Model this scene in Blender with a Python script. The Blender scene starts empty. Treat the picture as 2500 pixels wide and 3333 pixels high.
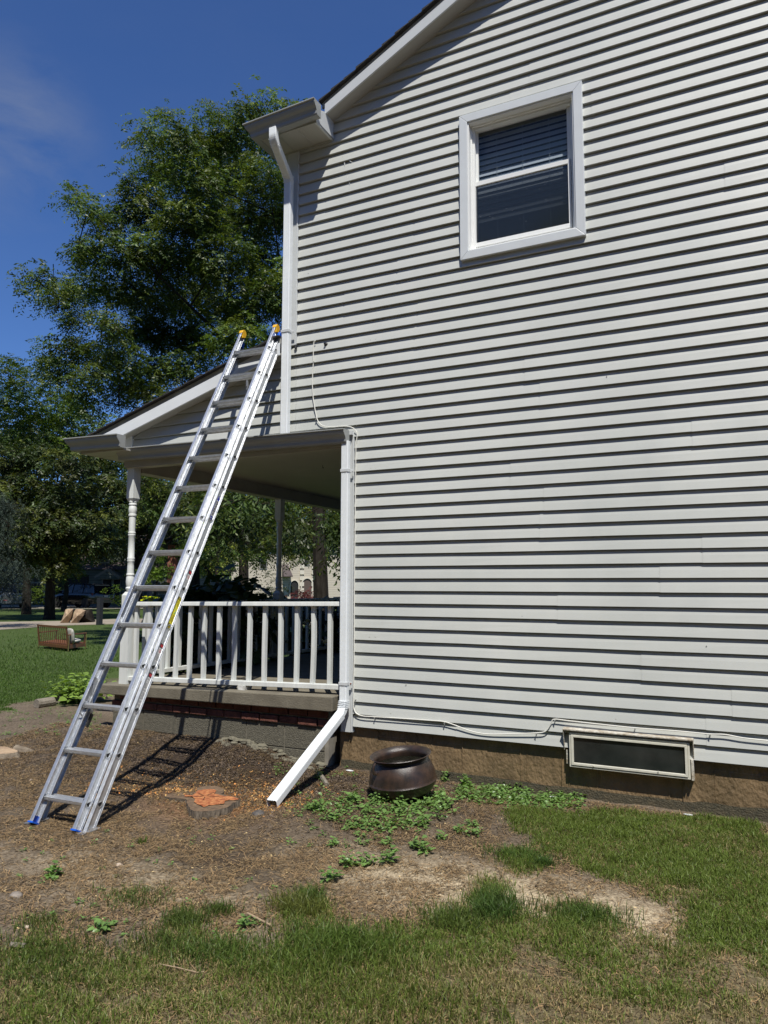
import bpy, bmesh, math, random
import numpy as np
from mathutils import Vector, Matrix
R = math.radians
rng = np.random.default_rng(7); random.seed(7)
scene = bpy.context.scene

# ---------------------------------------------------------------- camera
F, YAW, PITCH, ROLL = 2417.07, R(26.497), R(5.746), R(0.125)      # focal length in pixels of a 2500 x 3333 frame
def ray(px, py):
    r, u, w = (px-1250)/F, -(py-1666.5)/F, 1.0
    c, s = math.cos(ROLL), math.sin(ROLL); r, u = r*c-u*s, r*s+u*c
    c, s = math.cos(PITCH), math.sin(PITCH); u, w = u*c+w*s, -u*s+w*c
    c, s = math.cos(YAW), math.sin(YAW)
    return Vector((r*c-w*s, r*s+w*c, u))
def at(px, py, dist):                       # point at a horizontal distance
    d = ray(px, py); return d*(dist/math.hypot(d.x, d.y))
def onY(px, py, Y): d = ray(px, py); return d*(Y/d.y)
GZ = -1.5                                   # lawn level; the camera stands 1.5 m above it at the origin
def onG(px, py, z=GZ): d = ray(px, py); return d*(z/d.z)
cam = bpy.data.objects.new("camera", bpy.data.cameras.new("camera"))
scene.collection.objects.link(cam); scene.camera = cam
cam.data.sensor_fit = 'HORIZONTAL'; cam.data.sensor_width = 36; cam.data.lens = F/2500*36
cam.data.clip_start = .05; cam.data.clip_end = 1000
fw = ray(1250, 1666.5).normalized(); rt = (ray(2250, 1666.5)-ray(1250, 1666.5)).normalized(); up = rt.cross(fw)
cam.matrix_world = Matrix(((rt.x, up.x, -fw.x, 0), (rt.y, up.y, -fw.y, 0), (rt.z, up.z, -fw.z, 0), (0, 0, 0, 1)))

# ---------------------------------------------------------------- world, sun, exposure
SUN = Vector((.70, -1.0, 2.06)).normalized()
scene.view_settings.view_transform = 'Standard'; scene.view_settings.look = 'None'
scene.view_settings.exposure = 0.22; scene.view_settings.gamma = 1
world = bpy.data.worlds.new("World"); scene.world = world; world.use_nodes = True
nt = world.node_tree; bg = nt.nodes['Background']
sky = nt.nodes.new('ShaderNodeTexSky'); sky.sky_type = 'NISHITA'; sky.sun_disc = False
sky.sun_elevation = math.asin(SUN.z); sky.sun_rotation = math.atan2(SUN.x, SUN.y)
sky.air_density = 1.0; sky.dust_density = 0; sky.ozone_density = 10.0
tc = nt.nodes.new('ShaderNodeTexCoord')
mp = nt.nodes.new('ShaderNodeMapping'); mp.inputs['Scale'].default_value = (1.0, 1.0, 2.2); mp.inputs['Rotation'].default_value = (0.3, .5, .4)
nz = nt.nodes.new('ShaderNodeTexNoise'); nz.inputs['Scale'].default_value = 5.5; nz.inputs['Detail'].default_value = 9; nz.inputs['Distortion'].default_value = .5
nz.inputs['Roughness'].default_value = .62
cr = nt.nodes.new('ShaderNodeValToRGB'); cr.color_ramp.elements[0].position = .34; cr.color_ramp.elements[1].position = .85
cr.color_ramp.elements[1].color = (.5, .5, .5, 1)
mx = nt.nodes.new('ShaderNodeMixRGB'); mx.inputs[2].default_value = (5.2, 5.6, 6.2, 1)
nt.links.new(tc.outputs['Generated'], mp.inputs[0]); nt.links.new(mp.outputs[0], nz.inputs[0]); nt.links.new(nz.outputs[0], cr.inputs[0])
deep = nt.nodes.new('ShaderNodeMixRGB'); deep.blend_type = 'MULTIPLY'; deep.inputs[0].default_value = 1; deep.inputs[2].default_value = (1.22, 1.42, 1.78, 1)   # deep polarised blue of a clear June sky
nt.links.new(sky.outputs[0], deep.inputs[1]); cd = at(25, 430, 1).normalized(); vd = nt.nodes.new('ShaderNodeVectorMath'); vd.operation = 'DISTANCE'; vd.inputs[1].default_value = tuple(cd)
mr = nt.nodes.new('ShaderNodeMapRange'); mr.inputs[1].default_value = .03; mr.inputs[2].default_value = .11; mr.inputs[3].default_value = 1.0; mr.inputs[4].default_value = .05
cm = nt.nodes.new('ShaderNodeMath'); cm.operation = 'MULTIPLY'; nt.links.new(tc.outputs['Generated'], vd.inputs[0]); nt.links.new(vd.outputs['Value'], mr.inputs[0])
nt.links.new(cr.outputs[0], cm.inputs[0]); nt.links.new(mr.outputs[0], cm.inputs[1]); nt.links.new(cm.outputs[0], mx.inputs[0]); nt.links.new(deep.outputs[0], mx.inputs[1]); nt.links.new(mx.outputs[0], bg.inputs[0])
bg.inputs[1].default_value = .055
sl = bpy.data.lights.new("sun", 'SUN'); sl.energy = 5.0; sl.angle = R(.53); sl.color = (1, .96, .89)
so = bpy.data.objects.new("sun", sl); scene.collection.objects.link(so)
so.rotation_euler = SUN.to_track_quat('Z', 'Y').to_euler(); so.location = (6, -8, 20)
scene.cycles.max_bounces = 8; scene.cycles.transparent_max_bounces = 16; scene.cycles.use_denoising = True
scene.cycles.caustics_reflective = False; scene.cycles.caustics_refractive = False

# ---------------------------------------------------------------- helpers
OFF = {}
def link(o): scene.collection.objects.link(o)
def tag(o, label=None, cat=None, group=None, kind=None):
    if label: o['label'] = label
    if cat: o['category'] = cat
    if group: o['group'] = group
    if kind: o['kind'] = kind
    return o
def empty(name, loc, label, cat, group=None):
    o = bpy.data.objects.new(name, None); link(o); o.location = loc; o.empty_display_size = .1
    OFF[o.name] = Vector(loc); return tag(o, label, cat, group)
def copy_tree(o, parent=None):
    c = o.copy(); link(c); c.parent = parent
    for ch in [x for x in scene.objects if x.parent == o]: copy_tree(ch, c)
    return c

def nmat(name, col, rough=.6, metal=0, var=0, scale=8, col2=None, bump=0, bscale=60, detail=5, stretch=None, spec=.5, tint=None, coat=0):
    m = bpy.data.materials.new(name); m.use_nodes = True; t = m.node_tree; b = t.nodes['Principled BSDF']
    b.inputs['Roughness'].default_value = rough; b.inputs['Metallic'].default_value = metal
    b.inputs['Specular IOR Level'].default_value = spec; b.inputs['Coat Weight'].default_value = coat
    b.inputs['Base Color'].default_value = (*col, 1)
    tcn = t.nodes.new('ShaderNodeTexCoord'); mpn = t.nodes.new('ShaderNodeMapping'); t.links.new(tcn.outputs['Object'], mpn.inputs[0])
    if stretch: mpn.inputs['Scale'].default_value = stretch
    src = None
    if col2 or var:
        n = t.nodes.new('ShaderNodeTexNoise'); n.inputs['Scale'].default_value = scale; n.inputs['Detail'].default_value = detail
        n.inputs['Roughness'].default_value = .6; t.links.new(mpn.outputs[0], n.inputs[0])
        r = t.nodes.new('ShaderNodeValToRGB'); r.color_ramp.elements[0].position = .32; r.color_ramp.elements[1].position = .68
        c2 = col2 or tuple(min(1, x*(1+var)) for x in col); c1 = col if col2 else tuple(x*(1-var) for x in col)
        r.color_ramp.elements[0].color = (*c1, 1); r.color_ramp.elements[1].color = (*c2, 1)
        t.links.new(n.outputs[0], r.inputs[0]); src = r.outputs[0]
    if tint:                                   # per-leaf / per-blade tint stored on the mesh
        a = t.nodes.new('ShaderNodeAttribute'); a.attribute_name = 'tint'
        mm = t.nodes.new('ShaderNodeMixRGB'); mm.blend_type = 'MULTIPLY'; mm.inputs[0].default_value = 1
        t.links.new(a.outputs['Color'], mm.inputs[2])
        if src: t.links.new(src, mm.inputs[1])
        else: mm.inputs[1].default_value = (*col, 1)
        src = mm.outputs[0]
    if src: t.links.new(src, b.inputs['Base Color'])
    if bump:
        n2 = t.nodes.new('ShaderNodeTexNoise'); n2.inputs['Scale'].default_value = bscale; n2.inputs['Detail'].default_value = 4
        t.links.new(mpn.outputs[0], n2.inputs[0]); bp = t.nodes.new('ShaderNodeBump'); bp.inputs['Strength'].default_value = bump
        bp.inputs['Distance'].default_value = .02
        t.links.new(n2.outputs[0], bp.inputs['Height']); t.links.new(bp.outputs[0], b.inputs['Normal'])
    return m
def leafmat(name, col, trans=.35, rough=.45, tcol=None, spec=.4):
    m = nmat(name, col, rough=rough, tint=True, spec=spec); t = m.node_tree; b = t.nodes['Principled BSDF']
    tr = t.nodes.new('ShaderNodeBsdfTranslucent'); mixn = t.nodes.new('ShaderNodeMixShader'); mixn.inputs[0].default_value = trans
    a = [n for n in t.nodes if n.type == 'ATTRIBUTE'][0]
    mm = t.nodes.new('ShaderNodeMixRGB'); mm.blend_type = 'MULTIPLY'; mm.inputs[0].default_value = 1
    mm.inputs[1].default_value = (*(tcol or (col[0]*1.5, col[1]*1.5, col[2]*.6)), 1); t.links.new(a.outputs['Color'], mm.inputs[2])
    t.links.new(mm.outputs[0], tr.inputs[0]); out = t.nodes['Material Output']
    t.links.new(b.outputs[0], mixn.inputs[1]); t.links.new(tr.outputs[0], mixn.inputs[2]); t.links.new(mixn.outputs[0], out.inputs[0])
    return m

class MB:
    def __init__(s): s.v = []; s.f = []; s.m = []
    def add(s, vs, fs, mi=0):
        n = len(s.v); s.v += [tuple(v) for v in vs]; s.f += [tuple(i+n for i in f) for f in fs]; s.m += [mi]*len(fs); return s
    def box(s, a, b, mi=0, rot=None, c=None):
        (x0, y0, z0), (x1, y1, z1) = a, b
        vs = [Vector(p) for p in ((x0,y0,z0),(x1,y0,z0),(x1,y1,z0),(x0,y1,z0),(x0,y0,z1),(x1,y0,z1),(x1,y1,z1),(x0,y1,z1))]
        if rot is not None:
            c = Vector(c) if c is not None else sum(vs, Vector())/8
            vs = [c+rot@(v-c) for v in vs]
        return s.add(vs, [(3,2,1,0),(4,5,6,7),(0,1,5,4),(1,2,6,5),(2,3,7,6),(3,0,4,7)], mi)
    def hexa(s, vs, mi=0): return s.add(vs, [(3,2,1,0),(4,5,6,7),(0,1,5,4),(1,2,6,5),(2,3,7,6),(3,0,4,7)], mi)
    def quad(s, a, b, c, d, mi=0): return s.add([a, b, c, d], [(0,1,2,3)], mi)
    def sweep(s, prof, o, x, y, path_d, mi=0, caps=True, closed=True):
        """prof: 2D points; placed at each origin in o (list) with axes x,y; lofted."""
        n = len(prof); vs = []
        for P in o: vs += [Vector(P)+x*a+y*b for a, b in prof]
        fs = []
        for k in range(len(o)-1):
            for i in range(n if closed else n-1):
                j = (i+1) % n; fs.append((k*n+i, k*n+j, (k+1)*n+j, (k+1)*n+i))
        if caps: fs += [tuple(range(n))[::-1], tuple(range((len(o)-1)*n, len(o)*n))]
        return s.add(vs, fs, mi)
    def tube(s, pts, rad, sides=8, mi=0, cap=True):
        pts = [Vector(p) for p in pts]; rs = rad if isinstance(rad, (list, tuple)) else [rad]*len(pts)
        vs = []; ref = Vector((0, 0, 1))
        prevx = None
        for i, p in enumerate(pts):
            d = (pts[min(i+1, len(pts)-1)]-pts[max(i-1, 0)]).normalized()
            if prevx is None:
                x = d.cross(ref)
                if x.length < 1e-3: x = d.cross(Vector((1, 0, 0)))
            else: x = prevx-d*prevx.dot(d)
            x.normalize(); prevx = x; y = d.cross(x)
            for k in range(sides):
                a = 2*math.pi*k/sides; vs.append(p+(x*math.cos(a)+y*math.sin(a))*rs[i])
        fs = []
        for i in range(len(pts)-1):
            for k in range(sides):
                k2 = (k+1) % sides; fs.append((i*sides+k, i*sides+k2, (i+1)*sides+k2, (i+1)*sides+k))
        if cap: fs += [tuple(range(sides))[::-1], tuple(range((len(pts)-1)*sides, len(pts)*sides))]
        return s.add(vs, fs, mi)
    def lathe(s, prof, c, sides=24, mi=0, axis=None, sx=1, sy=1):
        vs = []; c = Vector(c)
        for r, z in prof:
            for k in range(sides):
                a = 2*math.pi*k/sides; v = Vector((r*math.cos(a)*sx, r*math.sin(a)*sy, z))
                if axis is not None: v = axis@v
                vs.append(c+v)
        fs = []
        for i in range(len(prof)-1):
            for k in range(sides):
                k2 = (k+1) % sides; fs.append((i*sides+k, i*sides+k2, (i+1)*sides+k2, (i+1)*sides+k))
        if prof[0][0] > 1e-6: fs.append(tuple(range(sides))[::-1])
        if prof[-1][0] > 1e-6: fs.append(tuple(range((len(prof)-1)*sides, len(prof)*sides)))
        return s.add(vs, fs, mi)
    def build(s, name, mat, parent=None, smooth=False, bevel=0, loc=None, fix=True):
        o0 = Vector((0, 0, 0))
        if parent is not None: o0 = OFF.get(parent.name, Vector())
        elif loc is not None: o0 = Vector(loc)
        me = bpy.data.meshes.new(name); me.from_pydata([tuple(Vector(v)-o0) for v in s.v], [], s.f)
        mats = mat if isinstance(mat, (list, tuple)) else [mat]
        for mt in mats: me.materials.append(mt)
        if len(mats) > 1: me.polygons.foreach_set('material_index', s.m)
        if fix:
            bm = bmesh.new(); bm.from_mesh(me); bmesh.ops.recalc_face_normals(bm, faces=bm.faces); bm.to_mesh(me); bm.free()
        if smooth: me.polygons.foreach_set('use_smooth', [True]*len(me.polygons))
        o = bpy.data.objects.new(name, me); link(o)
        if parent is not None: o.parent = parent
        elif loc is not None: o.location = loc
        OFF[o.name] = o0
        if bevel:
            b = o.modifiers.new('bevel', 'BEVEL'); b.width = bevel; b.segments = 2; b.limit_method = 'ANGLE'
        if smooth:
            try:
                e = o.modifiers.new('edges', 'EDGE_SPLIT'); e.split_angle = R(38)
            except Exception: pass
        return o

def soup(name, V, mat, tint=None, parent=None, k=4, loc=None):
    """V: (N,k,3) array of k-cornered faces -> one mesh, optional per-face tint (N,3)."""
    o0 = np.array(OFF[parent.name]) if parent is not None else np.array(loc if loc is not None else (0, 0, 0), float)
    N = len(V); me = bpy.data.meshes.new(name)
    me.vertices.add(N*k); me.vertices.foreach_set('co', (V-o0).reshape(-1).astype(np.float32))
    me.loops.add(N*k); me.loops.foreach_set('vertex_index', np.arange(N*k, dtype=np.int32))
    me.polygons.add(N); me.polygons.foreach_set('loop_start', np.arange(0, N*k, k, dtype=np.int32))
    me.update(calc_edges=True); me.materials.append(mat)
    if tint is not None:
        a = me.color_attributes.new('tint', 'FLOAT_COLOR', 'CORNER')
        c = np.ones((N, k, 4), np.float32); c[:, :, :3] = tint[:, None, :]; a.data.foreach_set('color', c.reshape(-1))
    o = bpy.data.objects.new(name, me); link(o)
    if parent is not None: o.parent = parent
    elif loc is not None: o.location = loc
    OFF[o.name] = Vector(o0)
    return o

def vnoise(x, y, seed=0):                      # smooth value noise
    xi = np.floor(x).astype(int); yi = np.floor(y).astype(int); fx = x-xi; fy = y-yi
    fx = fx*fx*(3-2*fx); fy = fy*fy*(3-2*fy)
    def h(a, b):
        n = (a*374761393+b*668265263+seed*1442695041) & 0xffffffff
        n = ((n ^ (n >> 13))*1274126177) & 0xffffffff
        return ((n ^ (n >> 16)) & 0xffff)/65535.0
    return (h(xi, yi)*(1-fx)+h(xi+1, yi)*fx)*(1-fy)+(h(xi, yi+1)*(1-fx)+h(xi+1, yi+1)*fx)*fy
def fbm(x, y, s=0, o=4):
    r = 0; a = .5
    for k in range(o): r = r+a*vnoise(x*2**k, y*2**k, s+k); a *= .5
    return r

# ---------------------------------------------------------------- ground
def gz(x, y):
    x = np.asarray(x, float); y = np.asarray(y, float)
    z = np.full(np.broadcast(x, y).shape, GZ)
    # soil banked against the porch wall
    z = z+.125*np.exp(-((y-5.6)/.55)**2)*(1/(1+np.exp((x+3.75)/.12)))*(1/(1+np.exp(-(x+6.6)/.3)))*(y < 9)
    z = z+.04*np.exp(-((x+7)**2+(y-5.4)**2)/1.2)
    z = z+.05*np.exp(-(((x+2.75)/.32)**2+((y-4.10)/.24)**2))+.03*np.exp(-(((x+3.75)/.4)**2+((y-4.2)/.25)**2))
    near = np.clip(1-(np.hypot(x+2, y-3.5)-5)/4, 0, 1)
    z = z+near*(.05*(fbm(x*1.3, y*1.3, 3)-.47)+.022*(fbm(x*9, y*9, 11)-.47)+.012*(fbm(x*34, y*34, 5, 3)-.47))
    return z
def dirt_mask_poly(c, ox, oy, s): return [onG(ox+a/s, oy+b/s)[:2] for a, b in c]
# edge of the grass in the foreground and beside the wall
EDGE1 = [(0,825),(60,800),(110,770),(200,790),(300,800),(400,825),(500,845),(530,760),(600,735),(660,700),(720,730),(745,640),(800,600),(860,640),(890,690),(960,680),(1000,760),(1050,850),(1110,820),(1200,770),(1240,560),(1380,560),(1400,690),(1500,760),(1600,830),(1659,845)]
EDGE2 = [(150,1130),(210,1050),(250,1090),(330,1060),(400,1045),(480,1005),(540,960),(570,910),(640,920),(660,1000),(700,1060),(790,1120),(850,1045),(930,1035),(980,1010),(1050,1070),(1150,1130),(1240,1180),(1290,1120),(1320,1020),(1300,960),(1190,990),(1130,920),(1000,890),(930,850),(850,800),(760,850),(690,885),(640,860),(645,800),(740,740),(680,700),(640,660),(700,630),(900,650),(1100,635),(1350,665),(1500,650),(1600,690),(1700,760)]
poly = [(0+a/1.327, 2500+b/1.327) for a, b in EDGE1[:-2]]+[(1100+a/1.185, 2100+b/1.185) for a, b in EDGE2]+[(2700, 3000), (2700, 3700), (-300, 3700), (-300, 3100)]
GRASS = np.array([onG(a, b)[:2] for a, b in poly])
LAWN = np.array([onG(a, b)[:2] for a, b in [(-150,2330),(0,2320),(60,2290),(140,2275),(230,2300),(300,2255),(330,2215),(400,2160),(470,2105),(520,2080),(660,2062),(640,2034),(390,2030),(200,2036),(0,2052),(-150,2070)]])
def inside(P, x, y):
    x = np.asarray(x); y = np.asarray(y); r = np.zeros(x.shape, bool); n = len(P); j = n-1
    for i in range(n):
        c = ((P[i, 1] > y) != (P[j, 1] > y)) & (x < (P[j, 0]-P[i, 0])*(y-P[i, 1])/(P[j, 1]-P[i, 1]+1e-12)+P[i, 0]); r ^= c; j = i
    return r
def jit_inside(P, x, y, amp=.10, s=0):
    return inside(P, x+amp*(fbm(x*5, y*5, 21+s)-.47)*2, y+amp*(fbm(x*5, y*5, 31+s)-.47)*2)

M = {}
M['siding'] = nmat('siding_paint', (.435,.450,.422), .42, col2=(.505,.515,.480), scale=1.3, detail=7, stretch=(1, 1, .6), bump=.03, bscale=14)
M['trim'] = nmat('trim_metal', (.55,.57,.57), .38, var=.04, scale=3)
M['white'] = nmat('white_metal', (.74,.77,.78), .35, var=.03, scale=4, bump=.02, bscale=30)
M['soffit'] = nmat('soffit_metal', (.40,.39,.35), .45, var=.04, scale=3)
M['drip'] = nmat('drip_edge_metal', (.36,.36,.33), .5, var=.1)
M['shingle'] = nmat('roof_shingle', (.035,.033,.03), .9, var=.5, scale=60, bump=.5, bscale=200)
M['rail'] = nmat('painted_wood', (.64,.66,.63), .5, var=.09, scale=11, bump=.18, bscale=45, stretch=(1, 1, .15))
M['gutterm'] = nmat('gutter_metal', (.30,.31,.30), .4, var=.06, scale=4)
M['found'] = nmat('painted_concrete', (.130,.092,.050), .42, col2=(.255,.175,.095), scale=6.5, detail=9, bump=.7, bscale=42, stretch=(1, 1, .6))
M['block'] = nmat('cinder_block', (.125,.115,.085), .9, var=.22, scale=40, bump=.7, bscale=130)
M['slab'] = nmat('porch_concrete', (.12,.105,.075), .85, col2=(.19,.17,.125), scale=6, bump=.3, bscale=80)
M['brick'] = nmat('red_brick', (.125,.045,.030), .9, var=.4, scale=14, bump=.5, bscale=90)
M['mortar'] = nmat('mortar', (.22,.20,.16), .95, var=.2)
M['cream'] = nmat('cream_vinyl', (.62,.60,.50), .45, var=.1, scale=18)
M['dark'] = nmat('dark_void', (.012,.012,.012), .8)
M['black'] = nmat('black_plastic', (.02,.02,.02), .5)
M['alu'] = nmat('mill_aluminium', (.66,.68,.70), .40, metal=.78, var=.13, scale=30, bump=.12, bscale=160)
M['alu2'] = nmat('cast_aluminium', (.42,.43,.44), .5, metal=.8, var=.1, scale=30)
M['yellow'] = nmat('yellow_plastic', (.75,.42,.02), .45)
M['blue'] = nmat('blue_plastic', (.01,.10,.55), .4)
M['iron'] = nmat('cast_iron', (.016,.012,.010), .36, col2=(.052,.030,.020), scale=16, detail=8, bump=.16, bscale=260)
M['bark'] = nmat('bark', (.11,.085,.06), .95, col2=(.23,.19,.14), scale=16, bump=1, bscale=40, stretch=(1, 1, .25))
M['heart'] = nmat('orange_heartwood', (.24,.048,.014), .8, col2=(.58,.25,.09), scale=34, bump=.8, bscale=120)
M['sap'] = nmat('weathered_sapwood', (.085,.055,.034), .9, col2=(.19,.125,.07), scale=24, bump=.5, bscale=60)
M['palewood'] = nmat('pale_wood', (.22,.145,.09), .85, col2=(.44,.32,.20), scale=9, bump=.3, bscale=50)
M['timber'] = nmat('weathered_timber', (.15,.13,.10), .95, col2=(.24,.21,.17), scale=12, bump=.6, bscale=50)
M['leaf'] = leafmat('honey_locust_leaf', (.064,.104,.026), .30, spec=.3)
M['leaf2'] = leafmat('broad_leaf', (.052,.080,.024), .25, spec=.3)
M['leaf3'] = leafmat('yellow_green_leaf', (.075,.13,.018), .35)
M['needle'] = leafmat('blue_spruce_needle', (.038,.052,.040), .1, spec=.12, rough=.7)
M['hyd'] = leafmat('hydrangea_leaf', (.040,.075,.026), .2)
M['maple'] = leafmat('red_maple_leaf', (.12,.03,.03), .3, tcol=(.2,.04,.03))
M['weed'] = leafmat('weed_leaf', (.155,.25,.075), .30, rough=.38)
M['grass'] = leafmat('grass_blade', (.115,.15,.032), .3, rough=.5, tcol=(.14,.19,.03))
M['straw'] = nmat('dry_straw', (.36,.27,.15), .85, tint=True)
M['chip'] = nmat('wood_chip', (.5,.3,.12), .85, tint=True)
M['wood'] = nmat('swing_wood', (.19,.075,.032), .45, var=.25, scale=14, stretch=(1, 1, 1))
M['cush'] = nmat('cushion_fabric', (.20,.20,.17), .9, col2=(.55,.53,.47), scale=13)
M['chain'] = nmat('brass_chain', (.45,.36,.15), .35, metal=.8)

def soil_material():
    m = bpy.data.materials.new('soil_and_lawn'); m.use_nodes = True; t = m.node_tree; b = t.nodes['Principled BSDF']; b.inputs['Roughness'].default_value = .95
    b.inputs['Specular IOR Level'].default_value = .15
    a = t.nodes.new('ShaderNodeAttribute'); a.attribute_name = 'tint'
    tcn = t.nodes.new('ShaderNodeTexCoord'); L = t.links.new
    n1 = t.nodes.new('ShaderNodeTexNoise'); n1.inputs['Scale'].default_value = 55; n1.inputs['Detail'].default_value = 8; L(tcn.outputs['Object'], n1.inputs[0])
    n1.inputs['Roughness'].default_value = .7
    r1 = t.nodes.new('ShaderNodeValToRGB'); r1.color_ramp.elements[0].position = .36; r1.color_ramp.elements[1].position = .66
    r1.color_ramp.elements[0].color = (.45,.42,.40,1); r1.color_ramp.elements[1].color = (1.45,1.45,1.45,1); L(n1.outputs[0], r1.inputs[0])
    m1 = t.nodes.new('ShaderNodeMixRGB'); m1.blend_type = 'MULTIPLY'; m1.inputs[0].default_value = 1
    L(a.outputs['Color'], m1.inputs[1]); L(r1.outputs[0], m1.inputs[2]); L(m1.outputs[0], b.inputs['Base Color'])
    n2 = t.nodes.new('ShaderNodeTexNoise'); n2.inputs['Scale'].default_value = 90; n2.inputs['Detail'].default_value = 6; L(tcn.outputs['Object'], n2.inputs[0])
    bp = t.nodes.new('ShaderNodeBump'); bp.inputs['Strength'].default_value = .6; bp.inputs['Distance'].default_value = .012; L(n2.outputs[0], bp.inputs['Height'])
    L(bp.outputs[0], b.inputs['Normal']); return m
STUMP = onG(690, 2600); DRY = [onG(1700, 2960), onG(1480, 2880), onG(1950, 3000)]
def ground_color(X, Y):
    n = fbm(X*1.1, Y*1.1, 41); n2 = fbm(X*4, Y*4, 47)
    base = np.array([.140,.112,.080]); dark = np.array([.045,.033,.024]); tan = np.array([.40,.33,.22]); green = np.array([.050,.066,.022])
    olive = np.array([.125,.105,.055])
    lawn = np.array([.055,.085,.022])
    c = base[None]*(.75+.6*n2[..., None])
    def mixin(c, col, w): w = np.clip(w, 0, 1)[..., None]; return c*(1-w)+col*w
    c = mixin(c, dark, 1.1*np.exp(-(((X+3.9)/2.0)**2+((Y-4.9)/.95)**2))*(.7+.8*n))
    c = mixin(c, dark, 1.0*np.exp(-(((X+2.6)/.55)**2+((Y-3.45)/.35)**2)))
    for d in DRY: c = mixin(c, tan, 1.05*np.exp(-(((X-d.x)/.75)**2+((Y-d.y)/.28)**2))*(.55+.8*n2))
    c = mixin(c, tan*.8, .8*np.exp(-(((X+2.9)/.8)**2+((Y-2.95)/.25)**2))*(.3+1.2*n2))
    ds = np.hypot(X-STUMP.x-.15, (Y-STUMP.y)); c = mixin(c, np.array([.34,.16,.06]), .75*np.exp(-(ds/.42)**2)*(.3+1.2*n2))
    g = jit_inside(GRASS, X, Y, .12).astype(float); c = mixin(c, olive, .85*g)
    l = jit_inside(LAWN, X, Y, .3).astype(float)
    far = (Y > 9.2) | (X < -9); l = np.maximum(l, far.astype(float)); c = mixin(c, lawn*(.8+.5*n2[..., None]), l)
    return c
def ground():
    me_v = []; xs = np.unique(np.round(np.concatenate([-np.geomspace(9, 260, 46)[::-1], np.arange(-9, 3.0, .03), np.geomspace(3, 160, 24)]), 4))
    ys = np.unique(np.round(np.concatenate([-np.geomspace(1, 120, 18)[::-1], np.arange(-1, 6.5, .03), np.geomspace(6.5, 330, 60)]), 4))
    X, Y = np.meshgrid(xs, ys); Z = gz(X, Y); nx, ny = len(xs), len(ys)
    co = np.stack([X, Y, Z], -1).reshape(-1, 3)
    idx = np.arange(nx*ny).reshape(ny, nx); q = np.stack([idx[:-1, :-1], idx[:-1, 1:], idx[1:, 1:], idx[1:, :-1]], -1).reshape(-1, 4)
    me = bpy.data.meshes.new('ground'); me.vertices.add(len(co)); me.vertices.foreach_set('co', co.reshape(-1).astype(np.float32))
    me.loops.add(len(q)*4); me.loops.foreach_set('vertex_index', q.reshape(-1).astype(np.int32)); me.polygons.add(len(q))
    me.polygons.foreach_set('loop_start', np.arange(0, len(q)*4, 4, dtype=np.int32)); me.update(calc_edges=True)
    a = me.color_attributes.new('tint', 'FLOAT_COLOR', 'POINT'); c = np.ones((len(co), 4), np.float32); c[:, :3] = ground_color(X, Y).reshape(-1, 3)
    a.data.foreach_set('color', c.reshape(-1)); me.polygons.foreach_set('use_smooth', [True]*len(q))
    me.materials.append(soil_material()); o = bpy.data.objects.new('ground', me); link(o)
    tag(o, 'bare brown soil and lawn around the house', kind='structure')
ground()
def sheet(name, pts, z, mat, label):
    P = [onG(a, b, z) for a, b in pts]; mb = MB(); mb.add(P+[p-Vector((0, 0, .05)) for p in P], [tuple(range(len(P)))]+[(i, (i+1) % len(P), (i+1) % len(P)+len(P), i+len(P)) for i in range(len(P))])
    tag(mb.build(name, mat, fix=True), label, kind='structure')
M['conc'] = nmat('path_concrete', (.27,.23,.175), .9, var=.12, scale=1.5, bump=.2, bscale=10)
M['asph'] = nmat('driveway_concrete', (.26,.24,.19), .9, var=.15, scale=1)
sheet('street', [(-200,2062),(0,2049),(200,2035),(390,2030),(660,2034),(1200,2034),(1200,2014),(660,2012),(390,2014),(200,2021),(0,2024),(-200,2028)], GZ+.015, M['conc'], 'pale concrete street beyond the lawn')
sheet('driveway', [(-100,1982),(700,1980),(1150,1976),(1150,1966),(700,1967),(-100,1967)], GZ+.012, M['asph'], 'pale driveway under the parked vehicles')

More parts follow.
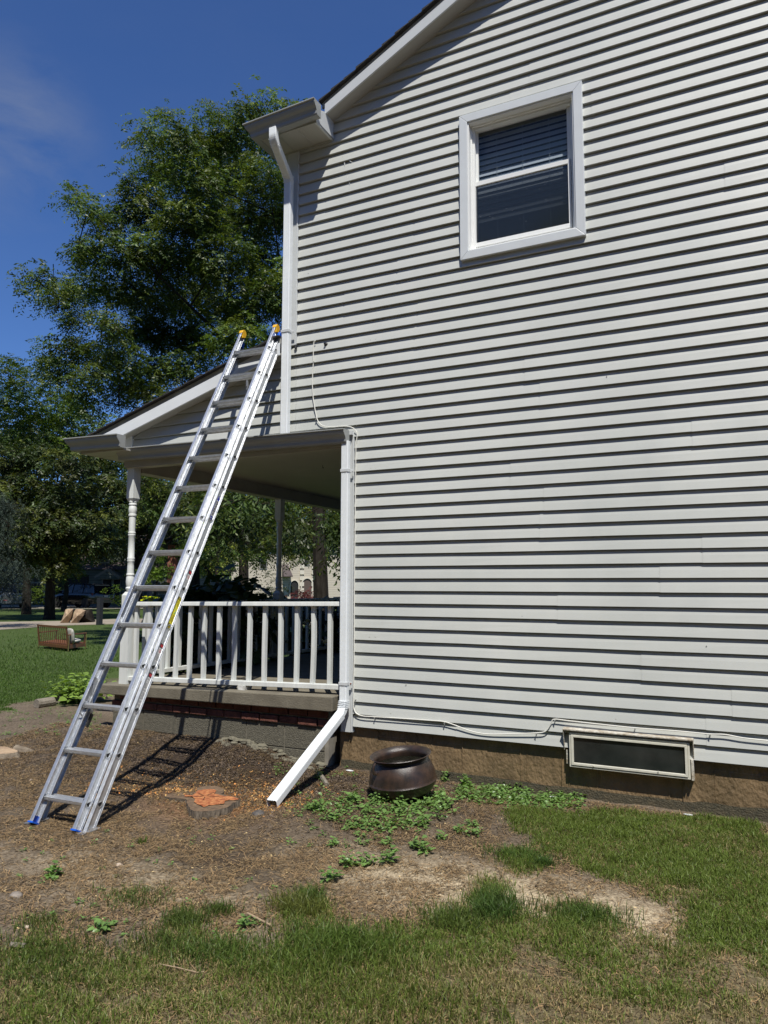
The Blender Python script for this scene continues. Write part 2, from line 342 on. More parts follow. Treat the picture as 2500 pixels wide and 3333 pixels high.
# ---------------------------------------------------------------- house
E_ = .10168; Z0 = 4.3384                     # siding exposure and height of one butt line
YW = 5.55; XC = -3.65; XL = -3.04
def zline(k): return Z0-E_*k
house = empty('house', (1.4, 9, GZ), 'grey clapboard-sided two-storey house filling the right of the view', 'house')
def soff_z(x): return 4.245+.496*(x+3.278)
def xleft(z):
    if z > 4.25: return (z-4.245)/.496-3.278
    if z > 2.0: return XC+.001
    return XC-2.3
def siding(name, parent, z_lo_k, z_hi_k, xl, xr, holes=(), clipfun=None, seams=True):
    mb = MB(); rs = random.Random(5)
    for k in range(z_hi_k, z_lo_k+1):        # k counts down the wall; the butt is at zline(k)
        zb = zline(k); zt = zline(k-1)
        cuts = [zb, zt]
        for h in holes:
            for q in (h[2], h[3]):
                if zb < q < zt: cuts.append(q)
        cuts = sorted(cuts)
        for a, b in zip(cuts[:-1], cuts[1:]):
            def yy(z):                        # butt edge stands 14 mm proud, with a slight belly
                t = (z-zb)/(zt-zb); return (YW-.0240*(1-t)-.0012*math.sin(math.pi*t)) if t < .9 else YW+.010  # recess at the top is added only to darken the lap line
            segs = [(None, None)]
            mid = (a+b)/2; segs = [('L', 'R')]
            for h in holes:
                if h[2]-1e-6 <= mid <= h[3]+1e-6: segs = [('L', h[0]), (h[1], 'R')]
            for s0, s1 in segs:
                x0a = xl(a) if s0 == 'L' else s0; x0b = xl(b) if s0 == 'L' else s0
                x1a = xr(a) if s1 == 'R' else s1; x1b = xr(b) if s1 == 'R' else s1
                if x1b-x0b < .01 and x1a-x0a < .01: continue
                x0b = min(x0b, x1b)
                pr = random.Random(k//2*7+3); sx = [-3.4+pr.random()*3.4+3.66*j for j in range(0, 3)] if seams else []
                sx = [q for q in sx if max(x0a, x0b)+.1 < q < min(x1a, x1b)-.1]
                xa = [x0a]+sx+[x1a]; xb = [x0b]+sx+[x1b]; na, nb_, ps = [xa[0]], [xb[0]], []
                for i in range(len(xa)-1):       # split every board so that it can wander a little
                    m_ = max(1, int((xa[i+1]-xa[i])/.45))
                    for j in range(1, m_+1): na.append(xa[i]+(xa[i+1]-xa[i])*j/m_); nb_.append(xb[i]+(xb[i+1]-xb[i])*j/m_); ps.append(i)
                xa, xb = na, nb_
                def wv(x, q): return (vnoise(np.array(x*1.9+q*7.3), np.array(q*3.7), 5)-.5)*2
                for i in range(len(xa)-1):
                    dy = -.0022 if ps[i] % 2 else 0; dz = -.0018 if ps[i] % 2 else 0
                    lv = [a]+[q for q in (zb+(zt-zb)*.5, zb+(zt-zb)*.899, zb+(zt-zb)*.901) if a+.0003 < q < b-.0003]+[b]
                    for t in range(len(lv)-1):
                        z1_ = lv[t]; z2_ = lv[t+1]
                        L = lambda t_, A, B: A+(B-A)*t_
                        u1, u2 = (z1_-a)/(b-a), (z2_-a)/(b-a); g1, g2 = (z1_-zb)/(zt-zb), (z2_-zb)/(zt-zb)
                        za0 = z1_+(dz+.0011*float(wv(xa[i], k)) if z1_ == zb else 0); za1 = z1_+(dz+.0011*float(wv(xa[i+1], k)) if z1_ == zb else 0)
                        w0 = .0022*float(wv(xa[i]+9, k//2)); w1 = .0022*float(wv(xa[i+1]+9, k//2))
                        mb.quad((L(u1, xa[i], xb[i]), yy(z1_)+dy+w0*(1-g1), za0), (L(u1, xa[i+1], xb[i+1]), yy(z1_)+dy+w1*(1-g1), za1),
                                (L(u2, xa[i+1], xb[i+1]), yy(z2_)+dy+w1*(1-g2), z2_), (L(u2, xa[i], xb[i]), yy(z2_)+dy+w0*(1-g2), z2_))
                    if a == zb:               # underside of the butt
                        mb.quad((xa[i], yy(a)+dy+.0022*float(wv(xa[i]+9, k//2)), a+dz+.0011*float(wv(xa[i], k))), (xa[i], YW+.012, a), (xa[i+1], YW+.012, a), (xa[i+1], yy(a)+dy+.0022*float(wv(xa[i+1]+9, k//2)), a+dz+.0011*float(wv(xa[i+1], k))))
    return mb.build(name, M['siding'], parent, fix=False)
def face_fix(o):
    bm = bmesh.new(); bm.from_mesh(o.data)
    for f in bm.faces:
        if f.normal.y > .3: f.normal_flip()
    bm.to_mesh(o.data); bm.free()
RIDGE = 1.3
def xl_main(z):
    if z >= 4.245: return (z-4.245)/.496-3.278
    if z > 1.36: return XC
    return XL
def xr_main(z):
    return min(6.2, 2*RIDGE-(z-4.245)/.496+3.278) if z > 4.245 else 6.2
wall = siding('siding_wall', house, 54, -20, xl_main, xr_main, holes=[(-2.01, -1.085, zline(16), zline(5))])
face_fix(wall)
# the house body behind the siding: keeps the sun out, closes the sides
mb = MB()
top = soff_z(RIDGE)
mb.add([(XL+.01, YW+.02, GZ+.28), (6.2, YW+.02, GZ+.28), (6.2, 15, GZ+.28), (XL+.01, 15, GZ+.28), (XL+.01, YW+.02, 1.3), (6.2, YW+.02, 1.3), (6.2, 15, 1.3), (XL+.01, 15, 1.3)],
       [(0,3,2,1),(1,2,6,5),(2,3,7,6),(3,0,4,7)])
mb.add([(XC+.01, YW+.02, 1.3), (XC+.01, 15, 1.3), (XC+.01, 15, 4.2), (XC+.01, YW+.02, 4.2)], [(0,1,2,3)])
mb.add([(6.2, YW+.02, 1.3), (6.2, 15, 1.3), (6.2, 15, 4.2), (6.2, YW+.02, 4.2)], [(0,1,2,3)])
mb.add([(XC, 15, GZ), (6.2, 15, GZ), (6.2, 15, 4.2), (RIDGE, 15, top), (XC, 15, 4.2)], [(0,1,2,3,4)])
mb.build('side_wall', M['siding'], house)
# foundation with form-board ridges
mb = MB(); xs = [XL-.14]; rs = random.Random(3)
while xs[-1] < 6.2: xs.append(xs[-1]+rs.choice([.05,.09,.13,.2,.26]))
for i in range(len(xs)-1):
    y = 5.572+rs.uniform(-.0035,.0035)
    mb.box((xs[i], y, GZ-.2), (xs[i+1], YW+.3, -1.165))
    if rs.random() < .75: mb.box((xs[i]-.0025, y-.0035-rs.random()*.003, GZ-.15), (xs[i]+.0025, y+.01, -1.19+rs.random()*.02))
mb.build('foundation', M['found'], house, bevel=0)
# grime band at the foot of the foundation
M['grime'] = nmat('damp_grime', (.045,.042,.026), .8, col2=(.095,.078,.045), scale=30, bump=.5, bscale=80)
mb = MB(); n = 220; x0, x1 = XL-.13, 6.2
for i in range(n):
    a = x0+(x1-x0)*i/n; b = x0+(x1-x0)*(i+1)/n
    za = GZ+.035+.07*float(fbm(np.array(a*3.1), np.array(.3), 9)); zb = GZ+.035+.07*float(fbm(np.array(b*3.1), np.array(.3), 9))
    mb.quad((a, 5.561, GZ-.1), (b, 5.561, GZ-.1), (b, 5.561, zb), (a, 5.561, za))
mb.build('grime_band', M['grime'], house)
# corner posts
mb = MB(); mb.box((-3.775, 5.528, 2.19), (-3.652, YW+.1, 4.06)); mb.box((-3.664, 5.522, 2.19), (-3.652, 5.53, 4.06))
mb.build('corner_post', M['trim'], house, bevel=.003)
mb = MB(); mb.box((-3.165, 5.528, -1.205), (-3.045, YW+.1, 1.33)); mb.box((-3.056, 5.520, -1.2), (-3.044, 5.53, 1.33)); mb.box((-3.165, 5.528, -1.205), (-3.15, 5.7, 1.3))
mb.build('corner_post', M['trim'], house, bevel=.003)
# roof: rake soffit, rake fascia, drip edge, shingles (both slopes)
def slope_strip(name, y0, y1, off0, off1, mat, x0=-3.3, both=True, bevel=.002):
    mb = MB()
    for sgn in ((1, -1) if both else (1,)):
        def P(x, y, off): return Vector((x if sgn > 0 else 2*RIDGE-x, y, soff_z(x)+off))
        xa, xb = x0, RIDGE
        mb.hexa([P(xa, y0, off0), P(xb, y0, off0), P(xb, y1, off0), P(xa, y1, off0), P(xa, y0, off1), P(xb, y0, off1), P(xb, y1, off1), P(xa, y1, off1)])
    return mb.build(name, mat, house, bevel=bevel)
slope_strip('rake_soffit', 5.40, YW+.01, -.003, .02, M['soffit'], x0=-3.285)
slope_strip('rake_fascia', 5.385, 5.402, -.012, .085, M['trim'], x0=-3.29)
slope_strip('drip_edge', 5.402, 5.425, .085, .135, M['drip'], x0=-3.33)
mb = MB()
for sgn in (1, -1):                          # stepped shingle courses
    x = -3.85
    while x < RIDGE:
        x2 = min(x+.127, RIDGE+.01)
        def P(xx, y, o): return Vector((xx if sgn > 0 else 2*RIDGE-xx, y, soff_z(xx)+o))
        yf = 5.365+random.uniform(-.006,.006) if x > -3.35 else 5.56
        mb.hexa([P(x, yf, .136), P(x2, yf, .136), P(x2, 15.3, .136), P(x, 15.3, .136), P(x, yf, .157), P(x2, yf, .142), P(x2, 15.3, .142), P(x, 15.3, .157)])
        x = x2
mb.build('roof', M['shingle'], house)
# boxed eave return
mb = MB()
X0, X1 = -3.88, -3.285; Yo = 5.24; zb = 4.06
side = [(Yo, zb), (YW-.012, zb), (YW-.012, 4.262), (5.40, 4.255), (Yo+.004, 4.19)]
mb.add([(X1, y, z) for y, z in side]+[(X1-.02, y, z) for y, z in side], [tuple(range(5)), tuple(range(5, 10))[::-1]]+[(i, (i+1) % 5, 5+(i+1) % 5, 5+i) for i in range(5)])
mb.add([(X1+.004, Yo+.03, zb+.02), (X1+.003, 5.40, 4.262), (X1+.012, 5.54, zb+.005)], [(0,1,2)])
mb.build('eave_box_end', M['trim'], house)
mb = MB(); mb.box((X0, Yo+.002, zb+.002), (X1-.003, YW-.012, zb+.014)); mb.box((X0-.001, Yo+.002, zb-.0015), (X0+.40, 15, zb+.012))
for jx in (-3.49, -3.69): mb.box((jx-.006, Yo+.02, zb-.004), (jx+.006, YW-.03, zb+.003), 1)
mb.box((X0+.01, 5.515, zb-.008), (X1-.01, 5.535, zb+.002), 1)
mb.box((X0+.006, Yo+.05, zb-.004), (X0+.014, YW, zb+.003), 1)
mb.build('eave_soffit', [M['soffit'], M['drip']], house)
mb = MB(); mb.box((X0, Yo-.004, zb), (X1-.002, Yo+.002, 4.2)); mb.box((X0-.004, Yo-.004, zb), (X0, 15, 4.2)); mb.build('eave_fascia', M['drip'], house)
mb = MB(); mb.add([(X0, Yo, 4.2), (X1, Yo, 4.2), (X1, YW+.02, 4.262), (X0, YW+.02, 4.262)], [(0,1,2,3)]); mb.build('return_roof', M['shingle'], house)

# K-style gutter: profile is (outward, height)
KP = [(0,0),(.062,0),(.068,.012),(.070,.034),(.080,.055),(.098,.074),(.108,.094),(.110,.112),(.122,.116),(.122,.124),(.104,.124)]
def gutter(name, parent, path, mat, endcap=(True, True), scale=1.0):
    """path: list of (point, outward unit vector) - point is the back bottom corner."""
    t = .003; mb = MB(); P = [(a*scale, b*scale) for a, b in KP]; Q = [(a-t if i > 1 else a, b+t) for i, (a, b) in enumerate(P)][:-2]
    P2 = [(0, .124*scale)]+P; n = len(P2)
    vs = []
    for p, o in path: vs += [Vector(p)+Vector(o)*a+Vector((0, 0, b)) for a, b in P2]
    fs = [(k*n+i, k*n+i+1, (k+1)*n+i+1, (k+1)*n+i) for k in range(len(path)-1) for i in range(n-1)]
    mb.add(vs, fs)
    for end, (p, o) in zip(endcap, (path[0], path[-1])):
        if end:
            ax = (Vector(path[1][0])-Vector(path[0][0])).normalized()*(1 if (p, o) == path[-1] else -1)
            pts = [Vector(p)+Vector(o)*a+Vector((0, 0, b)) for a, b in P2]; pts2 = [q+ax*.004 for q in pts]
            mb.add(pts+pts2, [tuple(range(n)), tuple(range(n, 2*n))[::-1]]+[(i, (i+1) % n, n+(i+1) % n, n+i) for i in range(n)])
    o = mb.build(name, mat, parent, fix=False)
    s = o.modifiers.new('thick', 'SOLIDIFY'); s.thickness = .002; s.offset = 0
    return o
YO = (0, -1, 0)
gutter('gutter', house, [((-3.24, Yo-.006, 4.082), (0,-1,0)), ((-3.872, Yo-.006, 4.055), (-1,-1,0)), ((-3.90, 15, 4.055), (-1,0,0))], M['gutterm'], (True, False))
# downspouts: corrugated profile (x across, y out)
def ds_prof(w=.068, d=.05):
    p = [(-w/2+.006, -d/2)]; n = 4
    for i in range(n):
        a = -w/2+.010+i*(w-.026)/n; g = (w-.026)/n
        p += [(a, -d/2), (a+g*.30, -d/2), (a+g*.42, -d/2+.004), (a+g*.62, -d/2+.004), (a+g*.72, -d/2)]
    p += [(w/2-.008, -d/2), (w/2-.002, -d/2+.004), (w/2, -d/2+.012), (w/2, d/2-.004), (w/2-.004, d/2), (-w/2+.004, d/2), (-w/2, d/2-.004), (-w/2, -d/2+.006)]
    return p
def ds_run(mb, pts, w=.068, d=.05, nudge=Vector((1, 0, 0))):
    """boxes swept along pts, mitred; 'out' side follows the path."""
    prof = ds_prof(w, d); n = len(prof); pts = [Vector(p) for p in pts]; vs = []
    for i, p in enumerate(pts):
        d0 = (pts[i]-pts[i-1]).normalized() if i else (pts[1]-pts[0]).normalized()
        d1 = (pts[i+1]-pts[i]).normalized() if i < len(pts)-1 else d0
        x = nudge
        def outv(dd): v = x.cross(dd); return (-v).normalized()     # for straight down dd=(0,0,-1) -> out=-Y
        o0, o1 = outv(d0), outv(d1); m = (o0+o1).normalized(); k = 1/max(.4, m.dot(o0))
        vs += [p+x*a+m*(-b)*k for a, b in prof]
    fs = [(i*n+j, i*n+(j+1) % n, (i+1)*n+(j+1) % n, (i+1)*n+j) for i in range(len(pts)-1) for j in range(n)]
    mb.add(vs, fs+[tuple(range(n)), tuple(range((len(pts)-1)*n, len(pts)*n))])
def crimp(pa, pb, pc, n=7):                  # curved elbow points between three control points
    pa, pb, pc = Vector(pa), Vector(pb), Vector(pc); out = []
    for i in range(n+1):
        t = i/n; p = pa*(1-t)**2+pb*2*t*(1-t)+pc*t*t; out.append(p)
    return out
def strap(parent, x0, x1, yf, z):
    mb = MB(); mb.box((x0-.003, yf-.0035, z-.013), (x1+.003, yf+.001, z+.013)); mb.box((x1, yf-.003, z-.013), (x1+.004, yf+.052, z+.013)); mb.box((x1, yf+.048, z-.014), (x1+.032, yf+.053, z+.014))
    mb.box((x0-.004, yf-.003, z-.013), (x0, yf+.05, z+.013)); mb.tube([(x1+.02, yf+.044, z), (x1+.02, yf+.05, z)], .004, 8)
    o = mb.build('strap', M['trim'], parent, bevel=.0015); return o
XD = -3.72; YD = 5.467
mb = MB(); xo = -3.695; e1 = crimp((xo, 5.18, 4.03), (xo, 5.18, 3.985), (xo-.004, 5.225, 3.945)); e2 = crimp((XD, 5.425, 3.80), (XD, YD, 3.768), (XD, YD, 3.72), 5)
ds_run(mb, [(xo, 5.18, 4.09)]+e1+e2+[(XD, YD, 1.345)], .076, .054)
dsp = mb.build('downspout', M['white'], house)
strap(dsp, XD-.039, XD+.039, YD-.028, 2.305)
mb = MB()
for i in range(5):                           # crimps of the elbows
    z = 3.785-i*.014; mb.box((XD-.041, YD-.031+max(0, (z-3.75))*-.9, z-.003), (XD+.041, YD+.026, z+.003))
for i in range(4):
    p = Vector((XD+.02, 5.165+i*.012, 3.99-i*.018)); mb.box(p+Vector((-.041, .0, -.003)), p+Vector((.041, .05, .003)))
tag(mb.build('elbow_crimps', M['white'], dsp, bevel=.001), kind='stuff')
# lower downspout with its extension out over the soil
XE = -3.092
mb = MB(); el = crimp((XE, YD, -.93), (XE, YD, -1.02), (XE, 5.39, -1.045), 6)
ds_run(mb, [(XE, YD, 1.24), (XE, YD, -.93)]+el[1:]+[(XE, 5.375, -1.05)])
ds2 = mb.build('downspout', M['white'], house)
strap(ds2, XE-.034, XE+.034, YD-.026, .985); strap(ds2, XE-.034, XE+.034, YD-.026, -.80)
mb = MB()
for i in range(5): mb.box((XE-.037, YD-.031-i*.004, -.945-i*.014), (XE+.037, YD+.028, -.939-i*.014))
tag(mb.build('elbow_crimps', M['white'], ds2, bevel=.001), kind='stuff')
mb = MB(); mb.tube([(XE+.053, YD+.012, -.80), (XE+.053, YD+.02, -.80)], .006, 8); mb.build('rusty_screw', nmat('rust', (.18,.05,.02), .8), ds2)
mb = MB(); a = Vector((XE+.002, 5.40, -1.047)); b = Vector((-3.005, 4.33, -1.468)); d = (b-a).normalized()
xx = d.cross(Vector((0, 0, 1))).normalized()*-1
prof = ds_prof(.078, .056); n = len(prof); nn = xx.cross(d).normalized()
if nn.z < 0: nn = -nn
vs = []
for p in (a, a+(b-a)*.45, a+(b-a)*.451, b): vs += [p+xx*q[0]+nn*(-q[1]) for q in prof]
mb.add(vs, [(i*n+j, i*n+(j+1) % n, (i+1)*n+(j+1) % n, (i+1)*n+j) for i in range(3) for j in range(n)]+[tuple(range(n))])
o = mb.build('downspout_extension', M['white'], house); s = o.modifiers.new('thick', 'SOLIDIFY'); s.thickness = .0015; s.offset = -1

# upper window
WX0, WX1, WZ0, WZ1 = -2.050, -1.041, 2.657, 3.907
win = MB(); cw = .069; yp = 5.498
def frame_ring(mb, x0, x1, z0, z1, w, ya, yb, mi=0, wt=None):
    wt = wt or w
    mb.box((x0, ya, z0), (x0+w, yb, z1), mi); mb.box((x1-w, ya, z0), (x1, yb, z1), mi)
    mb.box((x0+w, ya, z0), (x1-w, yb, z0+wt), mi); mb.box((x0+w, ya, z1-wt), (x1-w, yb, z1), mi)
def mitred(mb, x0, x1, z0, z1, w, ya, yb, wt=None):
    wt = wt or w; O = [(x0, z0), (x1, z0), (x1, z1), (x0, z1)]; I = [(x0+w, z0+wt), (x1-w, z0+wt), (x1-w, z1-wt), (x0+w, z1-wt)]
    for i in range(4):
        j = (i+1) % 4; pts = [O[i], O[j], I[j], I[i]]
        mb.hexa([(p[0], ya, p[1]) for p in pts]+[(p[0], yb, p[1]) for p in pts])
mb = MB(); mitred(mb, WX0, WX1, WZ0, WZ1, cw, yp, YW+.03)
casing = mb.build('window', nmat('window_casing_metal', (.60,.63,.64), .35, var=.03), house, bevel=.003)
mb = MB(); ix0, ix1, iz0, iz1 = WX0+cw, WX1-cw, WZ0+cw, WZ1-cw
mitred(mb, ix0-.001, ix1+.001, iz0-.001, iz1+.001, .012, 5.51, 5.60); mitred(mb, ix0+.010, ix1-.010, iz0+.010, iz1-.010, .030, 5.575, 5.64); mitred(mb, ix0+.010, ix1-.010, iz0+.010, iz1-.010, .012, 5.56, 5.576)
mb.build('window_frame', nmat('vinyl_frame', (.76,.77,.75), .35), casing, bevel=.002)
mz = 3.305                                   # meeting rail
sx0, sx1 = ix0+.03, ix1-.03
mb = MB(); mitred(mb, -1.962, -1.158, 2.782, 3.346, .022, 5.585, 5.61, .037)
mb.build('lower_sash', nmat('vinyl_sash', (.76,.77,.75), .35), casing, bevel=.002)
mb = MB(); mitred(mb, -1.952, -1.158, 3.325, 3.825, .028, 5.612, 5.635, .026)
mb.build('upper_sash', nmat('vinyl_sash_upper', (.74,.75,.73), .35), casing, bevel=.002)
def glassmat(name, col, trans, rough=.02):
    m = bpy.data.materials.new(name); m.use_nodes = True; t = m.node_tree; b = t.nodes['Principled BSDF']
    b.inputs['Base Color'].default_value = (*col, 1); b.inputs['Roughness'].default_value = rough; b.inputs['Specular IOR Level'].default_value = .9
    tr = t.nodes.new('ShaderNodeBsdfTransparent'); ms = t.nodes.new('ShaderNodeMixShader'); ms.inputs[0].default_value = trans
    t.links.new(b.outputs[0], ms.inputs[1]); t.links.new(tr.outputs[0], ms.inputs[2]); t.links.new(ms.outputs[0], t.nodes['Material Output'].inputs[0]); return m
mb = MB(); mb.box((-1.93, 5.622, 3.34), (-1.18, 5.626, 3.81)); mb.build('pane', glassmat('upper_glass', (.02,.035,.05), .82), casing)
mb = MB(); mb.box((-1.945, 5.597, 2.81), (-1.175, 5.601, 3.315)); mb.build('pane', glassmat('screened_glass', (.02,.024,.022), .40, .12), casing)
mb = MB(); z = 3.03
while z < iz1-.01:                           # slats of the blind inside
    h = .043; mb.quad((sx0, 5.674, z), (sx1, 5.674, z), (sx1, 5.690, z+h), (sx0, 5.690, z+h)); z += .0505
for cxx in (ix0+.2, ix0+.42, ix0+.64): mb.box((cxx-.001, 5.668, 2.78), (cxx+.001, 5.670, iz1))
o = mb.build('blind', nmat('blind_slat', (.42,.50,.58), .7), casing, fix=False); s = o.modifiers.new('thick', 'SOLIDIFY'); s.thickness = .002
mb = MB(); mb.box((ix0-.1, 5.75, iz0-.1), (ix1+.1, 6.2, iz1+.1)); o = mb.build('room', M['dark'], casing)
mb = MB()
for px, py in [(790, 1600), (1010, 1360), (1240, 1460), (1230, 1580), (940, 1240), (800, 1240), (1110, 1075), (570, 1460), (640, 1480), (420, 1560), (390, 1545), (1200, 1030), (290, 1550), (1000, 1190), (1310, 1100), (720, 1570)]:
    p = onY(1480+px/3.402, 250+py/3.402, 5.595); mb.box(p-Vector((.001,.0005,.001)), p+Vector((.001,.0005,.001)))
tag(mb.build('dust_spots', M['white'], casing), kind='stuff')

# basement window with a metal hood
mb = MB(); mitred(mb, -1.250, -.445, -1.281, -1.040, .013, 5.500, 5.57); mitred(mb, -1.236, -.459, -1.266, -1.055, .017, 5.494, 5.52)
bwin = mb.build('basement_window', M['cream'], house, bevel=.002)
M['hood'] = nmat('chipped_hood_paint', (.30,.24,.16), .6, col2=(.62,.60,.53), scale=22, bump=.4, bscale=60)
mb = MB(); BX0, BX1 = -1.292, -.420
mb.hexa([(BX0, 5.483, -1.024), (BX1, 5.483, -1.024), (BX1, YW+.01, -1.016), (BX0, YW+.01, -1.016), (BX0, 5.483, -1.017), (BX1, 5.483, -1.017), (BX1, YW+.01, -1.009), (BX0, YW+.01, -1.009)])
for xa, xb, zl in ((BX0, BX0+.004, -1.17), (BX1-.004, BX1, -1.15)):
    mb.hexa([(xa, 5.525, zl), (xb, 5.525, zl), (xb, YW+.02, zl), (xa, YW+.02, zl), (xa, 5.485, -1.020), (xb, 5.485, -1.020), (xb, YW+.01, -1.016), (xa, YW+.01, -1.016)])
mb.build('hood', M['hood'], bwin)
mb = MB(); mb.box((BX1-.020, 5.51, -1.290), (BX1-.004, 5.572, -1.15)); mb.build('caulk', M['hood'], bwin, bevel=.003); mb = MB(); mb.box((BX0+.012, 5.53, -1.27), (BX0+.026, 5.572, -1.17)); mb.build('caulk', M['hood'], bwin, bevel=.003)
mb = MB(); mb.box((-1.226, 5.508, -1.245), (-.470, 5.511, -1.062)); mb.build('pane', nmat('dusty_glass', (.010,.013,.013), .14, col2=(.030,.034,.032), scale=4), bwin)
for px in (1932, 2143):
    mb = MB(); p = onY(px, 2512 if px > 2000 else 2493, 5.492); mb.box(p-Vector((.003,.003,.004)), p+Vector((.003,.003,.005))); mb.build('latch', M['cream'], bwin)
# small black exhaust plug and nail heads on the siding
mb = MB(); p = onY(1060, 1120, 5.53); mb.lathe([(0,0),(.017,0),(.019,.012),(.010,.02),(.009,.035),(0,.036)], p+Vector((0,.015,0)), 10, axis=Matrix.Rotation(R(90), 3, 'X')); mb.build('wall_plug', M['black'], house)
for px, py in [(1207,1107),(1224,1105),(1208,1525),(1224,1525),(1203,2073),(1222,2073),(1322,2228),(1273,2321),(2362,2422),(1004,890),(1975,1225),(2005,2340),(2250,1640),(1700,2005),(2300,2102),(1420,1310)]:
    mb = MB(); p = onY(px, py, 5.535); mb.tube([p+Vector((0,-.006,0)), p+Vector((0,.006,0))], .0035, 6); mb.build('nail_head', M['drip'], house)
mb = MB(); mb.tube([onY(963,1135,5.52), onY(962,1123,5.52)], .012, 8); mb.build('post_plug', M['black'], house)
mb = MB()                                     # scuffs in the paint, a real mark on one spot of the wall
for pts in [[(1133,668-162),(1138,512),(1141,524),(1150,530),(1136,524)], [(1116,505),(1122,513),(1124,554),(1120,530)], [(1129,566),(1131,580),(1145,618),(1137,592)]]:
    P = [onY(a, b, 5.5338) for a, b in pts]; mb.add(P, [tuple(range(len(P)))])
mb.build('scuff_mark', nmat('chalky_scuff', (.66,.67,.64), .7), house)

# ---------------------------------------------------------------- porch
porch = empty('porch', (-5.0, 7.5, GZ), 'covered white-railed front porch at the left side of the house', 'porch')
XF = -5.62                                   # outer (front) line of posts
mb = MB()
def slabz(x): return -.908-.0205*(-3.17-x)
v = []
for x, th in ((-5.86, .090), (-3.172, .122)):
    v.append((x, slabz(x), th))
(xa, za, ta), (xb, zb2, tb) = v
mb.hexa([(xa,5.412,za-ta),(xb,5.412,zb2-tb),(xb,12.5,zb2-tb),(xa,12.5,za-ta),(xa,5.412,za),(xb,5.412,zb2),(xb,12.5,zb2),(xa,12.5,za)])
mb.build('slab', M['slab'], porch, bevel=.008)
mb = MB(); x = -5.72; rs = random.Random(2)
zrow = -1.175
while x < -3.3:                               # blocks, then bricks above them
    x2 = min(x+.405, -3.255)
    for zz0, zz1 in ((zrow-.2, zrow-.008), (zrow-.41, zrow-.208)): mb.box((x+.004, 5.495+rs.uniform(-.001,.001), zz0), (x2-.004, 5.7, zz1))
    x += .405
mb.box((-5.72, 5.51, GZ-.25), (-5.5, 12, -1.0)); mb.build('block_wall', M['block'], porch, bevel=.004)
mb = MB(); mb.box((-5.71, 5.503, GZ-.2), (-3.256, 5.69, -1.03)); mb.build('mortar_bed', M['mortar'], porch)
for row in range(2):
    x = -5.72+(.1 if row else 0)
    mb = MB() if row == 0 else mb
    while x < -3.3:
        x2 = min(x+.197, -3.25); zb_ = zrow+row*.072
        rot = Matrix.Rotation(rs.uniform(-.012,.012), 3, 'Y')
        mb.box((x+.006, 5.476+rs.uniform(-.006,.006), zb_+.004), (x2-.006, 5.6, zb_+.062), rot=rot); x += .197
mb.build('brick_course', M['brick'], porch, bevel=.005)
M['rubble'] = nmat('spilled_mortar', (.10,.09,.065), .95, col2=(.20,.185,.13), scale=20, bump=.8, bscale=60)
mb = MB(); rs = random.Random(8)              # lumpy spill of mortar along the foot of the wall
for i in range(120):
    t = i/120; x_ = -4.35+t*1.1; y_ = 5.46+rs.uniform(-.09,.03); c = Vector((x_, y_, float(gz(x_, y_))+rs.uniform(-.015,.006)+.02*(y_>5.45))); r = rs.uniform(.015,.045)
    bm = [(r*math.cos(a)*rs.uniform(.6,1.4), r*math.sin(a)*rs.uniform(.6,1.2)) for a in [j*math.pi/3 for j in range(6)]]
    mb.add([c+Vector((p[0], p[1], 0)) for p in bm]+[c+Vector((p[0]*.6, p[1]*.6, r*.35)) for p in bm], [tuple(range(6, 12))]+[(j, (j+1) % 6, 6+(j+1) % 6, 6+j) for j in range(6)])
mb.build('mortar_spill', M['rubble'], porch)
# posts
def post(name, x, y, mat, zt=1.21):
    mb = MB(); s = .046; z0 = slabz(x)
    mb.box((x-.052, y-.052, z0), (x+.052, y+.052, -.09))
    for (zc, sg) in ((-.09, 1), (.885, -1)):
        w = .052 if sg > 0 else s
        mb.add([(x-w, y-w, zc), (x+w, y-w, zc), (x+w, y+w, zc), (x-w, y+w, zc), (x-.03, y-.03, zc+sg*.035), (x+.03, y-.03, zc+sg*.035), (x+.03, y+.03, zc+sg*.035), (x-.03, y+.03, zc+sg*.035)],
               [(0,1,5,4),(1,2,6,5),(2,3,7,6),(3,0,4,7)])
    mb.box((x-s, y-s, .885), (x+s, y+s, zt))
    pr = [(.030,-.075),(.033,-.05),(.040,-.035),(.043,-.02),(.034,-.005),(.040,.01),(.042,.05),(.040,.085),(.036,.10),(.041,.108),(.041,.118),(.034,.126),(.033,.20),
          (.032,.24),(.037,.248),(.037,.26),(.032,.266),(.037,.272),(.037,.284),(.032,.292),(.0325,.50),(.037,.508),(.037,.518),(.032,.524),(.037,.53),(.037,.54),(.032,.546),(.033,.68),(.033,.70),
          (.039,.706),(.040,.722),(.034,.728),(.040,.75),(.041,.775),(.037,.80),(.033,.81),(.040,.818),(.040,.83),(.032,.838),(.038,.845),(.038,.855),(.030,.862),(.030,.90)]
    mb.lathe(pr, (x, y, 0), 20)
    return mb.build(name, mat, porch, smooth=True)
post('post', XF, 5.565, M['rail']); post('post', XF, 8.17, M['rail']); post('post', XF, 11.2, M['rail'])
